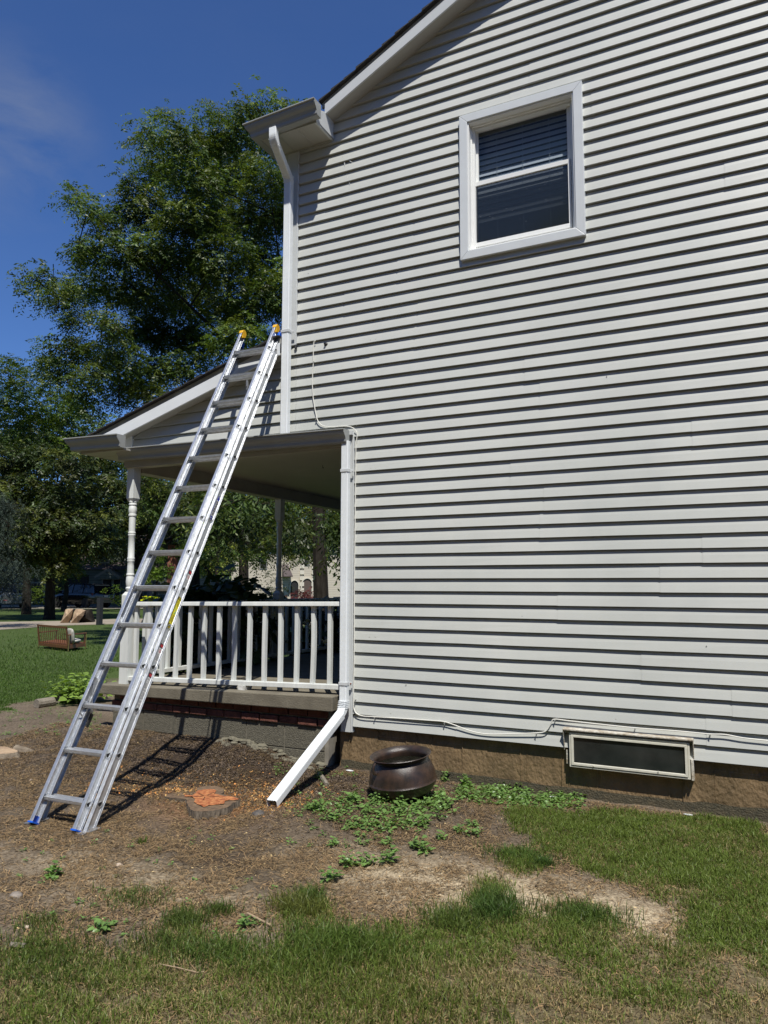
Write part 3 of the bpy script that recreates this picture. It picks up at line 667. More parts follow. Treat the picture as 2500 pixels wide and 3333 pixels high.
# side railing
rail = MB(); x0r, x1r = XF+.04, -3.172
def tz(x): return -.128-.0115*(-3.17-x)
def bz(x): return -.825-.025*(-3.17-x)
mb = MB(); ya, yb_ = 5.545, 5.585
mb.hexa([(x0r,5.515,tz(x0r)-.037),(x1r,5.515,tz(x1r)-.037),(x1r,5.605,tz(x1r)-.037),(x0r,5.605,tz(x0r)-.037),(x0r,5.52,tz(x0r)),(x1r,5.52,tz(x1r)),(x1r,5.60,tz(x1r)),(x0r,5.60,tz(x0r))])
railing = mb.build('side_railing', M['rail'], porch, bevel=.004)
mb = MB(); mb.hexa([(x0r,5.53,bz(x0r)-.040),(x1r,5.53,bz(x1r)-.040),(x1r,5.60,bz(x1r)-.040),(x0r,5.60,bz(x0r)-.040),(x0r,5.53,bz(x0r)),(x1r,5.53,bz(x1r)),(x1r,5.60,bz(x1r)),(x0r,5.60,bz(x0r))])
mb.build('bottom_rail', M['rail'], railing, bevel=.003)
rs = random.Random(4)
for i, bxx in enumerate([-5.517,-5.345,-5.179,-5.005,-4.835,-4.667,-4.49,-4.318,-4.146,-3.976,-3.806,-3.635,-3.468,-3.298]):
    mb = MB(); s = .0175; n = 5; lean = rs.uniform(-.006,.006); bow = rs.uniform(-.004,.004)+(.012 if i == 12 else 0); bxx += .01
    for j in range(n):
        t0, t1 = j/n, (j+1)/n
        def c(t): return bxx+lean*(t-.5)+bow*math.sin(math.pi*t), bz(bxx)+(tz(bxx)-.037-bz(bxx))*t
        (c0, z0), (c1, z1) = c(t0), c(t1)
        mb.hexa([(c0-s,5.548,z0),(c0+s,5.548,z0),(c0+s,5.583,z0),(c0-s,5.583,z0),(c1-s,5.548,z1),(c1+s,5.548,z1),(c1+s,5.583,z1),(c1-s,5.583,z1)])
    mb.build('baluster', M['rail'], railing)
mb = MB(); p = onY(827, 660, 5.56); mb.box((p.x-.045, 5.525, slabz(p.x)), (p.x+.04, 5.60, bz(p.x)-.038)); mb.build('foot_block', nmat('peeling_paint', (.30,.29,.25), .7, col2=(.75,.75,.72), scale=22), railing)
# front railing along the line of posts
mb = MB(); mb.box((XF-.04, 5.62, -.205), (XF+.04, 11.1, -.165)); frail = mb.build('front_railing', M['rail'], porch, bevel=.003)
mb = MB(); mb.box((XF-.03, 5.62, -.90), (XF+.03, 11.1, -.862)); mb.build('bottom_rail', M['rail'], frail)
y = 5.79
while y < 11.1:
    if abs(y-8.17) > .08:
        mb = MB(); mb.box((XF-.0175, y-.0175, -.862), (XF+.0175, y+.0175, -.205)); mb.build('baluster', M['rail'], frail)
    y += .172
# beams, ceiling, gable, roof of the porch
M['porchceil'] = nmat('porch_ceiling', (.34,.31,.25), .5, var=.08, scale=2, bump=.05)
M['beam'] = nmat('porch_beam', (.36,.34,.28), .5, var=.08, scale=4)
mb = MB(); mb.box((XF-.07, 5.495, 1.205), (-3.15, 5.62, 1.33)); mb.box((XF-.06, 5.50, 1.19), (-3.15, 5.60, 1.206)); mb.build('side_beam', M['beam'], porch, bevel=.003)
mb = MB(); mb.box((XF-.065, 5.62, 1.16), (XF+.065, 12.4, 1.34)); mb.box((XF-.07, 5.62, 1.15), (XF+.07, 12.4, 1.163)); mb.build('front_beam', M['beam'], porch, bevel=.003)
mb = MB(); mb.box((XF+.06, 5.6, 1.29), (-3.05, 12.4, 1.31)); mb.build('ceiling', M['porchceil'], porch)
for px, py in ((727, 1500), (1072, 1540)):
    p = ray(px-22 if px > 1000 else px+30, py-25); p = p*(1.289/p.z); mb = MB(); mb.tube([p, p-Vector((0,0,.02)), p+Vector((.008,0,-.032)), p+Vector((.014,0,-.02))], .003, 6); mb.build('ceiling_hook', M['black'], porch)
mb = MB(); mb.box((XL-.02, 5.8, slabz(XL)), (XL+.01, 12.4, 1.3)); mb.build('house_side', nmat('shaded_siding', (.45,.45,.43), .5), porch)
# porch gable: siding between the gutter and the rake
def prz(x): return 1.577+.302*(x+5.435)
g = siding('gable_siding', porch, 29, 21, lambda z: max(-5.62, (z-1.60)/.302-5.435), lambda z: XC-.001, seams=False); face_fix(g)
mb = MB(); mb.box((-5.72, 5.522, 1.37), (-5.622, YW+.02, 1.56)); mb.build('gable_corner_trim', M['white'], porch, bevel=.002)
mb = MB(); mb.box((-5.7, YW+.005, 1.3), (XC, YW+.02, 1.42)); mb.build('gable_base', M['siding'], porch)
def pstrip(name, y0, y1, o0, o1, mat, x0, x1=XC-.13, bevel=.002):
    mb = MB(); P = lambda x, y, o: Vector((x, y, prz(x)+o))
    mb.hexa([P(x0,y0,o0),P(x1,y0,o0),P(x1,y1,o0),P(x0,y1,o0),P(x0,y0,o1),P(x1,y0,o1),P(x1,y1,o1),P(x0,y1,o1)]); return mb.build(name, mat, porch, bevel=bevel)
pstrip('rake_fascia', 5.41, 5.43, -.005, .108, M['white'], -5.96, -3.76)
pstrip('rake_soffit', 5.43, YW+.01, .0, .02, M['soffit'], -5.95, -3.76)
pstrip('drip_edge', 5.43, 5.445, .108, .165, M['drip'], -6.05, -3.76)
mb = MB(); P = lambda x, y, o: Vector((x, y, prz(x)+o)); x = -6.105
while x < -3.78:
    x2 = min(x+.127, -3.755); yf = 5.385+random.uniform(-.005,.005)
    mb.hexa([P(x,yf,.166),P(x2,yf,.166),P(x2,12.6,.166),P(x,12.6,.166),P(x,yf,.186),P(x2,yf,.172),P(x2,12.6,.172),P(x,12.6,.186)]); x = x2
mb.build('porch_roof', M['shingle'], porch)
mb = MB(); mb.box((-6.08, 5.30, 1.335), (-5.50, 5.52, 1.352)); mb.box((-6.079, 5.521, 1.333), (-5.7, 12.4, 1.349)); mb.build('eave_soffit', M['soffit'], porch)
mb = MB(); mb.box((-6.085, 5.295, 1.335), (-5.50, 5.301, 1.47)); mb.box((-6.09, 5.295, 1.335), (-6.084, 12.4, 1.47)); mb.build('eave_fascia', M['beam'], porch)
gutter('gutter', porch, [((-5.475, 5.29, 1.345), (0,-1,0)), ((-6.085, 5.29, 1.36), (-1,-1,0)), ((-6.09, 12.4, 1.36), (-1,0,0))], M['gutterm'], (True, False))
gutter('gutter', porch, [((-3.075, 5.49, 1.222), (0,-1,0)), ((-5.70, 5.49, 1.262), (0,-1,0))], M['gutterm'], (True, True), .92)
mb = MB(); mb.hexa([(-5.70,5.489,1.33),(-3.05,5.489,1.30),(-3.05,YW,1.30),(-5.70,YW,1.33),(-5.70,5.489,1.375),(-3.05,5.489,1.335),(-3.05,YW,1.345),(-5.70,YW,1.385)]); mb.build('flashing', M['trim'], porch)

# ---------------------------------------------------------------- cable on the wall
cab = empty('cable', (-3.48, 5.54, GZ), 'thin white cable clipped down the wall and along the siding foot', 'cable')
def cpath(pts, y=5.517):
    P = [onY(a, b, y) for a, b in pts]; out = []
    for i in range(len(P)-1):
        p0, p1, p2, p3 = P[max(i-1, 0)], P[i], P[i+1], P[min(i+2, len(P)-1)]
        for j in range(6):
            t = j/6; out.append(.5*((2*p1)+(-p0+p2)*t+(2*p0-5*p1+4*p2-p3)*t*t+(-p0+3*p1-3*p2+p3)*t**3))
    return out+[P[-1]]
M['cable'] = nmat('cable_jacket', (.72,.71,.64), .45)
mb = MB(); mb.tube(cpath([(1027,1109),(1022,1114),(1020,1150),(1020,1180),(1017,1240),(1019,1290),(1026,1335),(1034,1368),(1050,1385),(1080,1390),(1120,1387),(1145,1391),(1160,1404),(1162,1420),(1159,1450),(1158,1520),(1156,1700),(1154,1900),(1153,2100),(1151,2280),(1154,2312),(1165,2325),(1185,2331),(1219,2333),(1300,2338),(1400,2345),(1445,2349),(1480,2360),(1522,2376),(1560,2386),(1606,2390),(1680,2388),(1740,2386),(1772,2382),(1786,2368),(1795,2350),(1806,2341),(1850,2346),(1950,2357),(2066,2369),(2200,2379),(2307,2389),(2360,2391),(2420,2402),(2500,2411),(2620,2424)]), .0042, 7)
mb.build('cable_run', M['cable'], cab, smooth=True)
for px, py in [(1020,1178),(1028,1360),(1156,2278),(1219,2337),(1447,2354),(1745,2390),(1806,2345),(2067,2372),(2312,2392)]:
    mb = MB(); p = onY(px, py, 5.515); mb.tube([p+Vector((0,-.006,.002)), p+Vector((0,.02,0))], .0045, 7); mb.box(p+Vector((-.002,-.003,-.016)), p+Vector((.002,.002,0))); mb.build('clip', M['drip'], cab)

# ---------------------------------------------------------------- extension ladder
TH, PH = R(61.39), R(-1.70)
LU = Vector((math.cos(TH)*math.sin(PH), math.cos(TH)*math.cos(PH), math.sin(TH))); LX = Vector((math.cos(PH), -math.sin(PH), 0)); LN = LX.cross(LU).normalized()
FO = Vector((-3.759, 3.443, -1.345)); WF = .380; BG = .031                    # fly origin (right rung end), width, base rails stand this much wider
def LP(x, n, u): return FO+LX*x+LN*n+LU*u
lad = empty('extension_ladder', (-3.95, 3.42, GZ), 'silver aluminium extension ladder leaning on the porch eave', 'ladder')
RS = .3048
def rail_prof(n0, n1, xw, side, fl_in, fl_out, web=.0028, t=.004):
    """I-section rail as boxes; xw is the outer face of the web, side=+1 right rail."""
    s = side
    return [(xw-s*web, xw, n0, n1), (xw-s*fl_in, xw+s*fl_out, n0, n0+t), (xw-s*fl_in, xw+s*fl_out, n1-t, n1)]
def lad_rail(name, n0, n1, xw, side, fl_in, fl_out, u0, u1, mat, groove=True, nrungs=14, du=0, holes=True):
    mb = MB()
    for a, b, c, d in rail_prof(n0, n1, xw, side, fl_in, fl_out):
        xa, xb = min(a, b), max(a, b)
        mb.hexa([LP(xa, c, u0), LP(xb, c, u0), LP(xb, d, u0), LP(xa, d, u0), LP(xa, c, u1), LP(xb, c, u1), LP(xb, d, u1), LP(xa, d, u1)])
    if groove:                               # raised bead along the web
        mb.hexa([LP(*q) for q in ((xw, n0+.008, u0), (xw+side*.003, n0+.009, u0), (xw+side*.003, n0+.014, u0), (xw, n0+.016, u0), (xw, n0+.008, u1), (xw+side*.003, n0+.009, u1), (xw+side*.003, n0+.014, u1), (xw, n0+.016, u1))])
    return mb.build(name, mat, lad, bevel=.0012)
FN0, FN1 = -.027, .031; BN0, BN1 = -.098, -.029
UT = 13*RS+.245; UB = -.175
for side, xw in ((1, 0), (-1, -WF)):
    lad_rail('fly_rail', FN0, FN1, xw, side, .021, .006, UB+.02, UT, M['alu'])
for side, xw in ((1, BG), (-1, -WF-BG)):
    lad_rail('base_rail', BN0, BN1, xw, side, .020, .007, UB-.02, UT-.07, M['alu'])
def dshape(r=.0165, k=1.0, n=9):              # flat on top, round below: (forward, up)
    return [(-r*k, r*.62*k), (-r*k*.98, 0)]+[(r*k*math.cos(math.pi+math.pi*i/n), r*k*math.sin(math.pi+math.pi*i/n)*.95) for i in range(1, n)]+[(r*k*.98, 0), (r*k, r*.62*k)]
fwd = Vector((0, 1, 0)); ups = Vector((0, 0, 1))
fwd = (fwd*math.cos(R(8))+ups*math.sin(R(8))); ups = LX.cross(fwd).normalized()
def rung(c0, c1, name='rung', k=1.12):
    mb = MB(); P = dshape(.0165*k); n = len(P); Q = dshape(.0140*k)
    # ribbed outside
    PR = []
    for i in range(n):
        a, b = P[i]; c, d = P[(i+1) % n]; PR += [(a, b), ((a+c)/2*.955, (b+d)/2*.955)]
    def ring(o, prof, sh=0): return [o+fwd*a+ups*b for a, b in prof]
    A = ring(c0, PR)+ring(c1, PR); m = len(PR); mb.add(A, [(i, (i+1) % m, m+(i+1) % m, m+i) for i in range(m)])
    B = ring(c0, Q)+ring(c1, Q); mb.add(B, [(i, n+i, n+(i+1) % n, (i+1) % n) for i in range(n)], 1)
    mid = (c0+c1)/2; mb.add(ring(mid, Q), [tuple(range(n))], 1)
    for o in (c0, c1):                        # swaged collars, both faces of the web
        sgn = 1 if (o-mid).dot(LX) > 0 else -1
        O = ring(o+LX*sgn*.0045, dshape(.0195*k)); O2 = ring(o+LX*sgn*.0005, dshape(.0195*k)); I = ring(o+LX*sgn*.0045, dshape(.0145*k)); I2 = ring(o-LX*sgn*.002, dshape(.0145*k))
        mb.add(O+I+O2+I2, [(i, (i+1) % n, n+(i+1) % n, n+i) for i in range(n)]+[(i, 2*n+i, 2*n+(i+1) % n, (i+1) % n) for i in range(n)]+[(n+i, n+(i+1) % n, 3*n+(i+1) % n, 3*n+i) for i in range(n)])
        hp_ = ring(o+LX*sgn*.0012, dshape(.0148*k)); mb.add(hp_, [tuple(range(n))], 1)  # dark plate and bore stand in for the shade inside the rung
        O = ring(o-LX*sgn*.0075, dshape(.0205*k)); O2 = ring(o-LX*sgn*.003, dshape(.0205*k)); mb.add(O+O2, [tuple(range(n)), tuple(range(n, 2*n))[::-1]]+[(i, (i+1) % n, n+(i+1) % n, n+i) for i in range(n)])
    return mb.build(name, [M['alu'], M['dark']], lad, fix=False)
for k in range(14):
    c1 = LP(0, 0, k*RS); c0 = LP(-WF, 0, k*RS); rung(c0, c1)
    c1 = LP(BG, -.060, k*RS+.02); c0 = LP(-WF-BG, -.060, k*RS+.02); rung(c0, c1)
for side, xw in ((1, 0), (-1, -WF)):          # caps
    mb = MB(); a, b = sorted((xw-side*.026, xw+side*.014))
    prof = [(FN0-.003, UT-.03), (FN0-.003, UT+.012), ((FN0+FN1)/2-.01, UT+.032), (FN1-.01, UT+.03), (FN1+.004, UT+.012), (FN1+.004, UT-.02), (FN1-.006, UT-.012), (FN0+.03, UT-.055)]
    m = len(prof); mb.add([LP(a, n_, u_) for n_, u_ in prof]+[LP(b, n_, u_) for n_, u_ in prof], [tuple(range(m)), tuple(range(m, 2*m))[::-1]]+[(i, (i+1) % m, m+(i+1) % m, m+i) for i in range(m)])
    mb.build('end_cap', M['yellow'], lad, bevel=.003)
    mb = MB(); mb.hexa([LP(*q) for q in ((a-.002, FN0, UB+.012), (b+.002, FN0, UB+.012), (b+.002, FN1+.003, UB+.012), (a-.002, FN1+.003, UB+.012), (a-.002, FN0, UB+.022), (b+.002, FN0, UB+.022), (b+.002, FN1+.003, UB+.022), (a-.002, FN1+.003, UB+.022))])
    if side < 0: mb.hexa([LP(*q) for q in ((xw+.003, FN0, UB+.02), (xw+.007, FN0, UB+.02), (xw+.007, FN1, UB+.02), (xw+.003, FN1, UB+.02), (xw+.003, FN0, UB+.06), (xw+.007, FN0, UB+.06), (xw+.007, FN1, UB+.06), (xw+.003, FN1, UB+.06))])
    mb.build('fly_foot_guard', M['blue'], lad, bevel=.001)
for side, xw in ((1, BG), (-1, -WF-BG)):
    mb = MB(); a, b = sorted((xw-side*.022, xw+side*.006)); u1 = UT-.07
    mb.hexa([LP(*q) for q in ((a, BN0+.01, u1-.03), (b, BN0+.01, u1-.03), (b, BN1+.006, u1-.03), (a, BN1+.006, u1-.03), (a, BN0+.01, u1+.02), (b, BN0+.01, u1+.02), (b, BN1+.006, u1+.045), (a, BN1+.006, u1+.045))])
    mb.build('base_guide', M['blue'], lad, bevel=.002)
    # swivel shoe
    pv = LP(xw, (BN0+BN1)/2, UB-.005); mb = MB(); zg = float(gz(pv.x, pv.y+.01))
    dz = pv.z-zg
    for xo in (-.019, .019):
        arc = [(.030*math.cos(t), .030*math.sin(t)+.006) for t in [math.pi*i/8 for i in range(9)]]
        pr = [(.062, -dz+.006)]+arc+[(-.058, -dz+.006)]; m = len(pr)
        c = Vector((pv.x+xo-.002, pv.y+.005, pv.z)); mb.add([c+Vector((0, a_, b_)) for a_, b_ in pr]+[c+Vector((.004, a_, b_)) for a_, b_ in pr], [tuple(range(m)), tuple(range(m, 2*m))[::-1]]+[(i, (i+1) % m, m+(i+1) % m, m+i) for i in range(m)])
    mb.box((pv.x-.034, pv.y-.066, zg+.001), (pv.x+.034, pv.y+.078, zg+.009)); mb.tube([pv+Vector((-.026,0,.004)), pv+Vector((.026,0,.004))], .006, 8)
    sh = mb.build('shoe', M['alu2'], lad, bevel=.0015)
    mb = MB(); mb.box((pv.x-.032, pv.y-.062, zg-.006), (pv.x+.032, pv.y+.074, zg+.001)); mb.build('rubber_pad', M['black'], sh)
# rung locks near the third rung
for side, xw in ((1, 0), (-1, -WF)):
    s = side; u = 2*RS; mb = MB()
    def B(x0, x1, n0, n1, u0, u1): 
        xa, xb = sorted((xw-s*x0, xw-s*x1)); mb.hexa([LP(*q) for q in ((xa,n0,u0),(xb,n0,u0),(xb,n1,u0),(xa,n1,u0),(xa,n0,u1),(xb,n0,u1),(xb,n1,u1),(xa,n1,u1))])
    B(.005, .009, -.02, .03, u+.035, u+.20); B(.009, .013, -.012, .022, u+.15, u+.19); B(.009, .030, -.07, -.045, u-.03, u+.03)
    mb.tube([LP(xw-s*.012, .012, u+.17), LP(xw-s*.014, .028, u+.10), LP(xw-s*.016, .034, u+.02), LP(xw-s*.018, .028, u-.055), LP(xw-s*.02, -.012, u-.075)], .005, 6)
    mb.tube([LP(xw-s*.012, .005, u+.165), LP(xw-s*.016, -.035, u+.05), LP(xw-s*.018, -.08, u-.01), LP(xw-s*.018, -.08, u-.06)], .0055, 6)
    lk = mb.build('rung_lock', M['alu2'], lad, bevel=.001)
    mb = MB(); B(.012, .026, -.095, -.075, u-.12, u-.03); mb.build('lock_tongue', M['black'], lk)
# pulley and rope
pu = LP(-.135, -.055, 12*RS-.075)
mb = MB(); mb.box(pu+Vector((-.008,-.010,-.045)), pu+Vector((.008,.012,.04))); pl = mb.build('pulley', M['alu2'], lad, bevel=.003)
mb = MB(); mb.lathe([(0,-.005),(.016,-.005),(.012,0),(.016,.005),(0,.005)], pu-Vector((0,0,.02)), 12, axis=Matrix.Rotation(R(90), 3, 'Y')); mb.build('sheave', M['black'], pl)
M['rope'] = nmat('dark_rope', (.02,.02,.022), .9)
mb = MB(); ra = LP(-.15, -.10, 12*RS-.13); rb = LP(-.03, -.112, .03)
mb.tube([ra, ra.lerp(rb, .25)+Vector((0,.006,-.01)), ra.lerp(rb, .5)+Vector((0,.008,-.014)), ra.lerp(rb, .75)+Vector((0,.006,-.01)), rb], .0058, 6)
mb.tube([LP(-.125, -.07, 12*RS-.09), LP(-.13, -.09, 11.55*RS), LP(-.135, -.10, 11*RS-.03)], .0055, 6)
for i in range(4): mb.tube([LP(-.018-.005*i, -.05, -.05+i*.02), LP(-.022, .02, -.03+i*.02), LP(-.02, .03, .02), LP(-.016, -.04, .04+.01*i)], .0042, 6)
mb.build('rope', M['rope'], lad)
# stickers
def sticker(name, mat, x, n, u, w, h, tilt=0, side=1):
    """flat sticker on the outer face of a web: centre n,u ; w along n, h along u."""
    mb = MB(); mb.hexa([LP(*q) for q in ((x,n-w/2,u-h/2),(x+side*.0006,n-w/2,u-h/2),(x+side*.0006,n+w/2,u-h/2),(x,n+w/2,u-h/2),(x,n-w/2,u+h/2),(x+side*.0006,n-w/2,u+h/2),(x+side*.0006,n+w/2,u+h/2),(x,n+w/2,u+h/2))])
    return mb.build(name, mat, lad)
def bars(parent, mat, x, items, name='print', side=1):
    mb = MB()
    for n, u, w, h in items: mb.hexa([LP(*q) for q in ((x,n-w/2,u-h/2),(x+side*.0003,n-w/2,u-h/2),(x+side*.0003,n+w/2,u-h/2),(x,n+w/2,u-h/2),(x,n-w/2,u+h/2),(x+side*.0003,n-w/2,u+h/2),(x+side*.0003,n+w/2,u+h/2),(x,n+w/2,u+h/2))])
    return mb.build(name, mat, parent)
M['stw'] = nmat('sticker_white', (.62,.62,.60), .5); M['stred'] = nmat('sticker_red', (.45,.03,.04), .5); M['stblack'] = nmat('sticker_black', (.03,.02,.02), .5)
M['sty'] = nmat('sticker_yellow', (.80,.68,.02), .5); M['stgrey'] = nmat('sticker_print', (.16,.16,.16), .6); M['stblue'] = nmat('sticker_blue', (.015,.03,.33), .4)
xs_ = BG+.0002; nc = -.062; rs = random.Random(9)
# danger label, upper
def danger(uc, long=False):
    L = .30 if long else .135
    s = sticker('sticker', M['stw'], xs_, nc-.004, uc, .036, L)
    bars(s, M['stblack'], xs_+.0008, [(nc-.004, uc+L/2-.017, .036, .032)], 'header'); 
    mb = MB(); P = [LP(xs_+.0013, nc-.004+.0155*math.cos(t), uc+L/2-.017+.010*math.sin(t)) for t in [2*math.pi*i/20 for i in range(20)]]; mb.add(P, [tuple(range(20))]); mb.build('red_oval', M['stred'], s)
    items = []
    u = uc+L/2-.045
    if not long:
        mb = MB(); cu = uc+.012; P = [LP(xs_+.0010, nc-.004+.0125*math.cos(t), cu+.0125*math.sin(t)) for t in [2*math.pi*i/18 for i in range(18)]]; Q = [LP(xs_+.0010, nc-.004+.0098*math.cos(t), cu+.0098*math.sin(t)) for t in [2*math.pi*i/18 for i in range(18)]]
        mb.add(P+Q, [(i, (i+1) % 18, 18+(i+1) % 18, 18+i) for i in range(18)]); mb.hexa([LP(xs_+.001+q[0], nc-.004+q[1], cu+q[2]) for q in ((0,-.002,-.007),(.0003,-.002,-.007),(.0003,.002,-.007),(0,.002,-.007),(0,-.002,.007),(.0003,-.002,.007),(.0003,.002,.007),(0,.002,.007))]); mb.build('symbol', M['stred'], s); u = uc-.012
    while u > uc-L/2+.006:
        w = .030*rs.uniform(.55,1); items.append((nc-.004-(.030-w)/2*rs.choice((-1, 1)), u, w, .0022)); u -= .0055
        if long and rs.random() < .15: u -= .008
    bars(s, M['stgrey'], xs_+.0008, items)
danger(5.42*RS-.02); danger(3.42*RS); danger(2.47*RS-.01, True)
# yellow label
uy = 4.42*RS; s = sticker('sticker', M['sty'], xs_, nc-.003, uy, .046, .255)
bars(s, M['stblack'], xs_+.0008, [(nc-.003, uy+.115, .046, .022), (nc-.003, uy-.103, .038, .040)], 'black_panel')
bars(s, M['sty'], xs_+.0014, [(nc-.003+d, uy-.103, .0025, .030) for d in (-.011,-.004,.004,.011)]+[(nc-.003, uy+.115+d, .030, .003) for d in (-.004,.004)], 'yellow_print')
bars(s, M['stblack'], xs_+.0008, [(nc-.003+rs.uniform(-.006,.006), uy-.07+i*.0065, rs.uniform(.016,.03), .0022) for i in range(9)]+[(nc-.003+rs.uniform(-.006,.006), uy+.055+i*.0065, rs.uniform(.010,.03), .0022) for i in range(7)])
mb = MB(); mb.tube([LP(xs_+.001, nc-.015, uy-.006), LP(xs_+.001, nc+.008, uy+.048)], .0012, 5); mb.tube([LP(xs_+.001, nc-.016, uy+.02), LP(xs_+.001, nc+.002, uy-.008)], .0015, 5); mb.build('figure_print', nmat('green_print', (.08,.35,.25), .5), s)
# maker's oval with its lettering
uo = 7.47*RS-.02
def oval(mat, w, h, x, name, parent=None):
    mb = MB(); P = [(nc+w/2*math.cos(t), uo+h/2*math.sin(t)) for t in [2*math.pi*i/32 for i in range(32)]]
    mb.add([LP(x, a, b) for a, b in P]+[LP(x+.0005, a, b) for a, b in P], [tuple(range(32)), tuple(range(32, 64))[::-1]]+[(i, (i+1) % 32, 32+(i+1) % 32, 32+i) for i in range(32)]); return mb.build(name, mat, parent or lad)
ov = oval(M['stblue'], .044, .235, xs_, 'sticker'); ov2 = oval(M['stw'], .040, .222, xs_+.0007, 'white_oval', ov); oval(M['stblue'], .0375, .214, xs_+.0014, 'blue_oval', ov)
mb = MB(); nb = .0145; mb.hexa([LP(xs_+.0021+q[0], nc+q[1], uo+q[2]) for q in ((0,-nb,-.073),(.0005,-nb,-.073),(.0005,nb,-.073),(0,nb,-.073),(0,-nb,.073),(.0005,-nb,.073),(.0005,nb,.073),(0,nb,.073))]); mb.build('white_band', M['stw'], ov)
cu = bpy.data.curves.new('lettering', 'FONT'); cu.body = 'WERNER'; cu.align_x = 'CENTER'; cu.align_y = 'CENTER'; cu.size = .031; cu.extrude = .0003; cu.space_character = 1.12; cu.offset = .0007
tmp = bpy.data.objects.new('tmp', cu); link(tmp); dg = bpy.context.evaluated_depsgraph_get(); me = bpy.data.meshes.new_from_object(tmp.evaluated_get(dg)); bpy.data.objects.remove(tmp)
# letters run up the rail (u), their tops point away from the wall side (+n)
c = LP(xs_+.0033, nc, uo)-OFF[lad.name]; mt = Matrix((( LU.x, LN.x, LX.x, c.x), (LU.y, LN.y, LX.y, c.y), (LU.z, LN.z, LX.z, c.z), (0, 0, 0, 1)))
me.transform(mt); me.materials.clear(); me.materials.append(M['stblack']); lt = bpy.data.objects.new('lettering', me); link(lt); lt.parent = ov; OFF[lt.name] = OFF[lad.name]
# long printed label on the inner face of the left fly rail
xi = -WF+.0032; s = sticker('sticker', M['stw'], xi, .004, 4.52*RS, .034, .20)
it = []; u = 4.52*RS+.092
while u > 4.52*RS-.094: it.append((.004, u, .028*rs.uniform(.5,1), .003)); u -= .0075
bars(s, nmat('grey_print', (.40,.40,.39), .6), xi+.0008, it)

# ---------------------------------------------------------------- cast-iron cauldron
pc = onG(1296, 2560, GZ); pc = Vector((-2.295, 4.945, GZ))
caul = empty('cauldron', pc, 'rusty brown cast iron cauldron standing against the foundation', 'cauldron')
tilt = Matrix.Rotation(R(-4.5), 3, Vector((rt.y*-1, rt.x, 0)).normalized())@Matrix.Rotation(R(3), 3, 'X')
sc_ = 1.0
outer = [(.0,.0),(.09,.002),(.155,.018),(.205,.055),(.229,.095),(.235,.112),(.241,.119),(.236,.127),(.234,.134),(.229,.170),(.217,.208),(.202,.238),(.190,.256),(.180,.266),(.184,.277),(.200,.290),(.217,.297),(.214,.301),(.196,.290),(.180,.272),(.178,.255),(.186,.22)]
mb = MB(); mb.lathe([(r*1.02, z*1.0+.018) for r, z in outer], pc, 56, axis=tilt)
mb.build('body', M['iron'], caul, smooth=True)
mb = MB(); w = tilt@Vector((0, 0, .250)); mb.lathe([(0,.0),(.184,.0)], pc+w, 40, axis=tilt); mb.build('rainwater', nmat('dark_rainwater', (.02,.02,.014), .12), caul)
for ang in (R(-118), R(62)):
    mb = MB(); dr = Vector((math.cos(ang), math.sin(ang), 0)); pts = []
    for r, z in ((.203,.285),(.220,.281),(.232,.266),(.236,.248),(.236,.232),(.232,.221),(.222,.214)): pts.append(pc+tilt@(dr*r*1.02+Vector((0, 0, z+.018))))
    mb.tube(pts, [.006,.007,.007,.0075,.009,.013,.013], 8); mb.build('ear', M['iron'], caul, smooth=True)
for ang in (R(-80), R(40), R(160)):
    mb = MB(); dr = Vector((math.cos(ang), math.sin(ang), 0)); mb.tube([pc+tilt@(dr*.13+Vector((0,0,.04))), pc+tilt@(dr*.16+Vector((0,0,-.012)))], [.022,.016], 8); mb.build('leg', M['iron'], caul)

# ---------------------------------------------------------------- stumps
st = empty('tree_stump', (STUMP.x, STUMP.y, GZ), 'low cut tree stump with bright orange heartwood, in front of the porch', 'stump')
def P2(pts, ox, oy, s, z): return [onG(ox+a/s, oy+b/s, z) for a, b in pts]
M['darkclod0'] = nmat('drying_crack', (.03,.018,.012), .9)
ZT = GZ+.048
out_ = [(245,375),(290,345),(380,340),(480,335),(540,330),(555,290),(600,275),(680,272),(750,278),(800,300),(800,330),(770,350),(840,365),(920,380),(945,395),(935,415),(880,440),(840,475),(790,490),(700,505),(600,515),(520,510),(480,490),(455,440),(440,400),(380,395),(300,385)]
inn_ = [(450,365),(520,370),(560,335),(620,320),(700,318),(718,330),(700,360),(760,372),(850,385),(905,400),(900,412),(830,408),(790,420),(780,445),(700,450),(650,455),(610,468),(560,445),(530,425),(540,400),(510,385),(450,380)]
top_ = P2(out_, 480, 2480, 3.318, ZT); cen = sum(top_, Vector())/len(top_); top_ = [cen+(p-cen)*1.14 for p in top_]
mb = MB(); n = len(top_); bot = [cen+(p-cen)*1.12+Vector((0,0,-.11)) for p in top_]
sub = []
for i in range(n):
    a, b = top_[i], top_[(i+1) % n]
    for j in range(4): sub.append(a.lerp(b, j/4))
rs = random.Random(6); top2 = [p+(p-cen).normalized()*rs.uniform(-.004,.006) for p in sub]; m = len(top2)
mid = [cen+(p-cen)*(1.04+rs.uniform(-.02,.03))+Vector((0,0,-.045)) for p in top2]; bo = [cen+(p-cen)*(1.16+rs.uniform(-.04,.06))+Vector((0,0,-.13)) for p in top2]
mb.add(top2+mid+bo, [(i, (i+1) % m, m+(i+1) % m, m+i) for i in range(m)]+[(m+i, m+(i+1) % m, 2*m+(i+1) % m, 2*m+i) for i in range(m)])
mb.build('bark', nmat('stump_bark', (.050,.038,.027), .95, col2=(.14,.112,.08), scale=30, bump=1, bscale=70, stretch=(1,1,.2)), st)
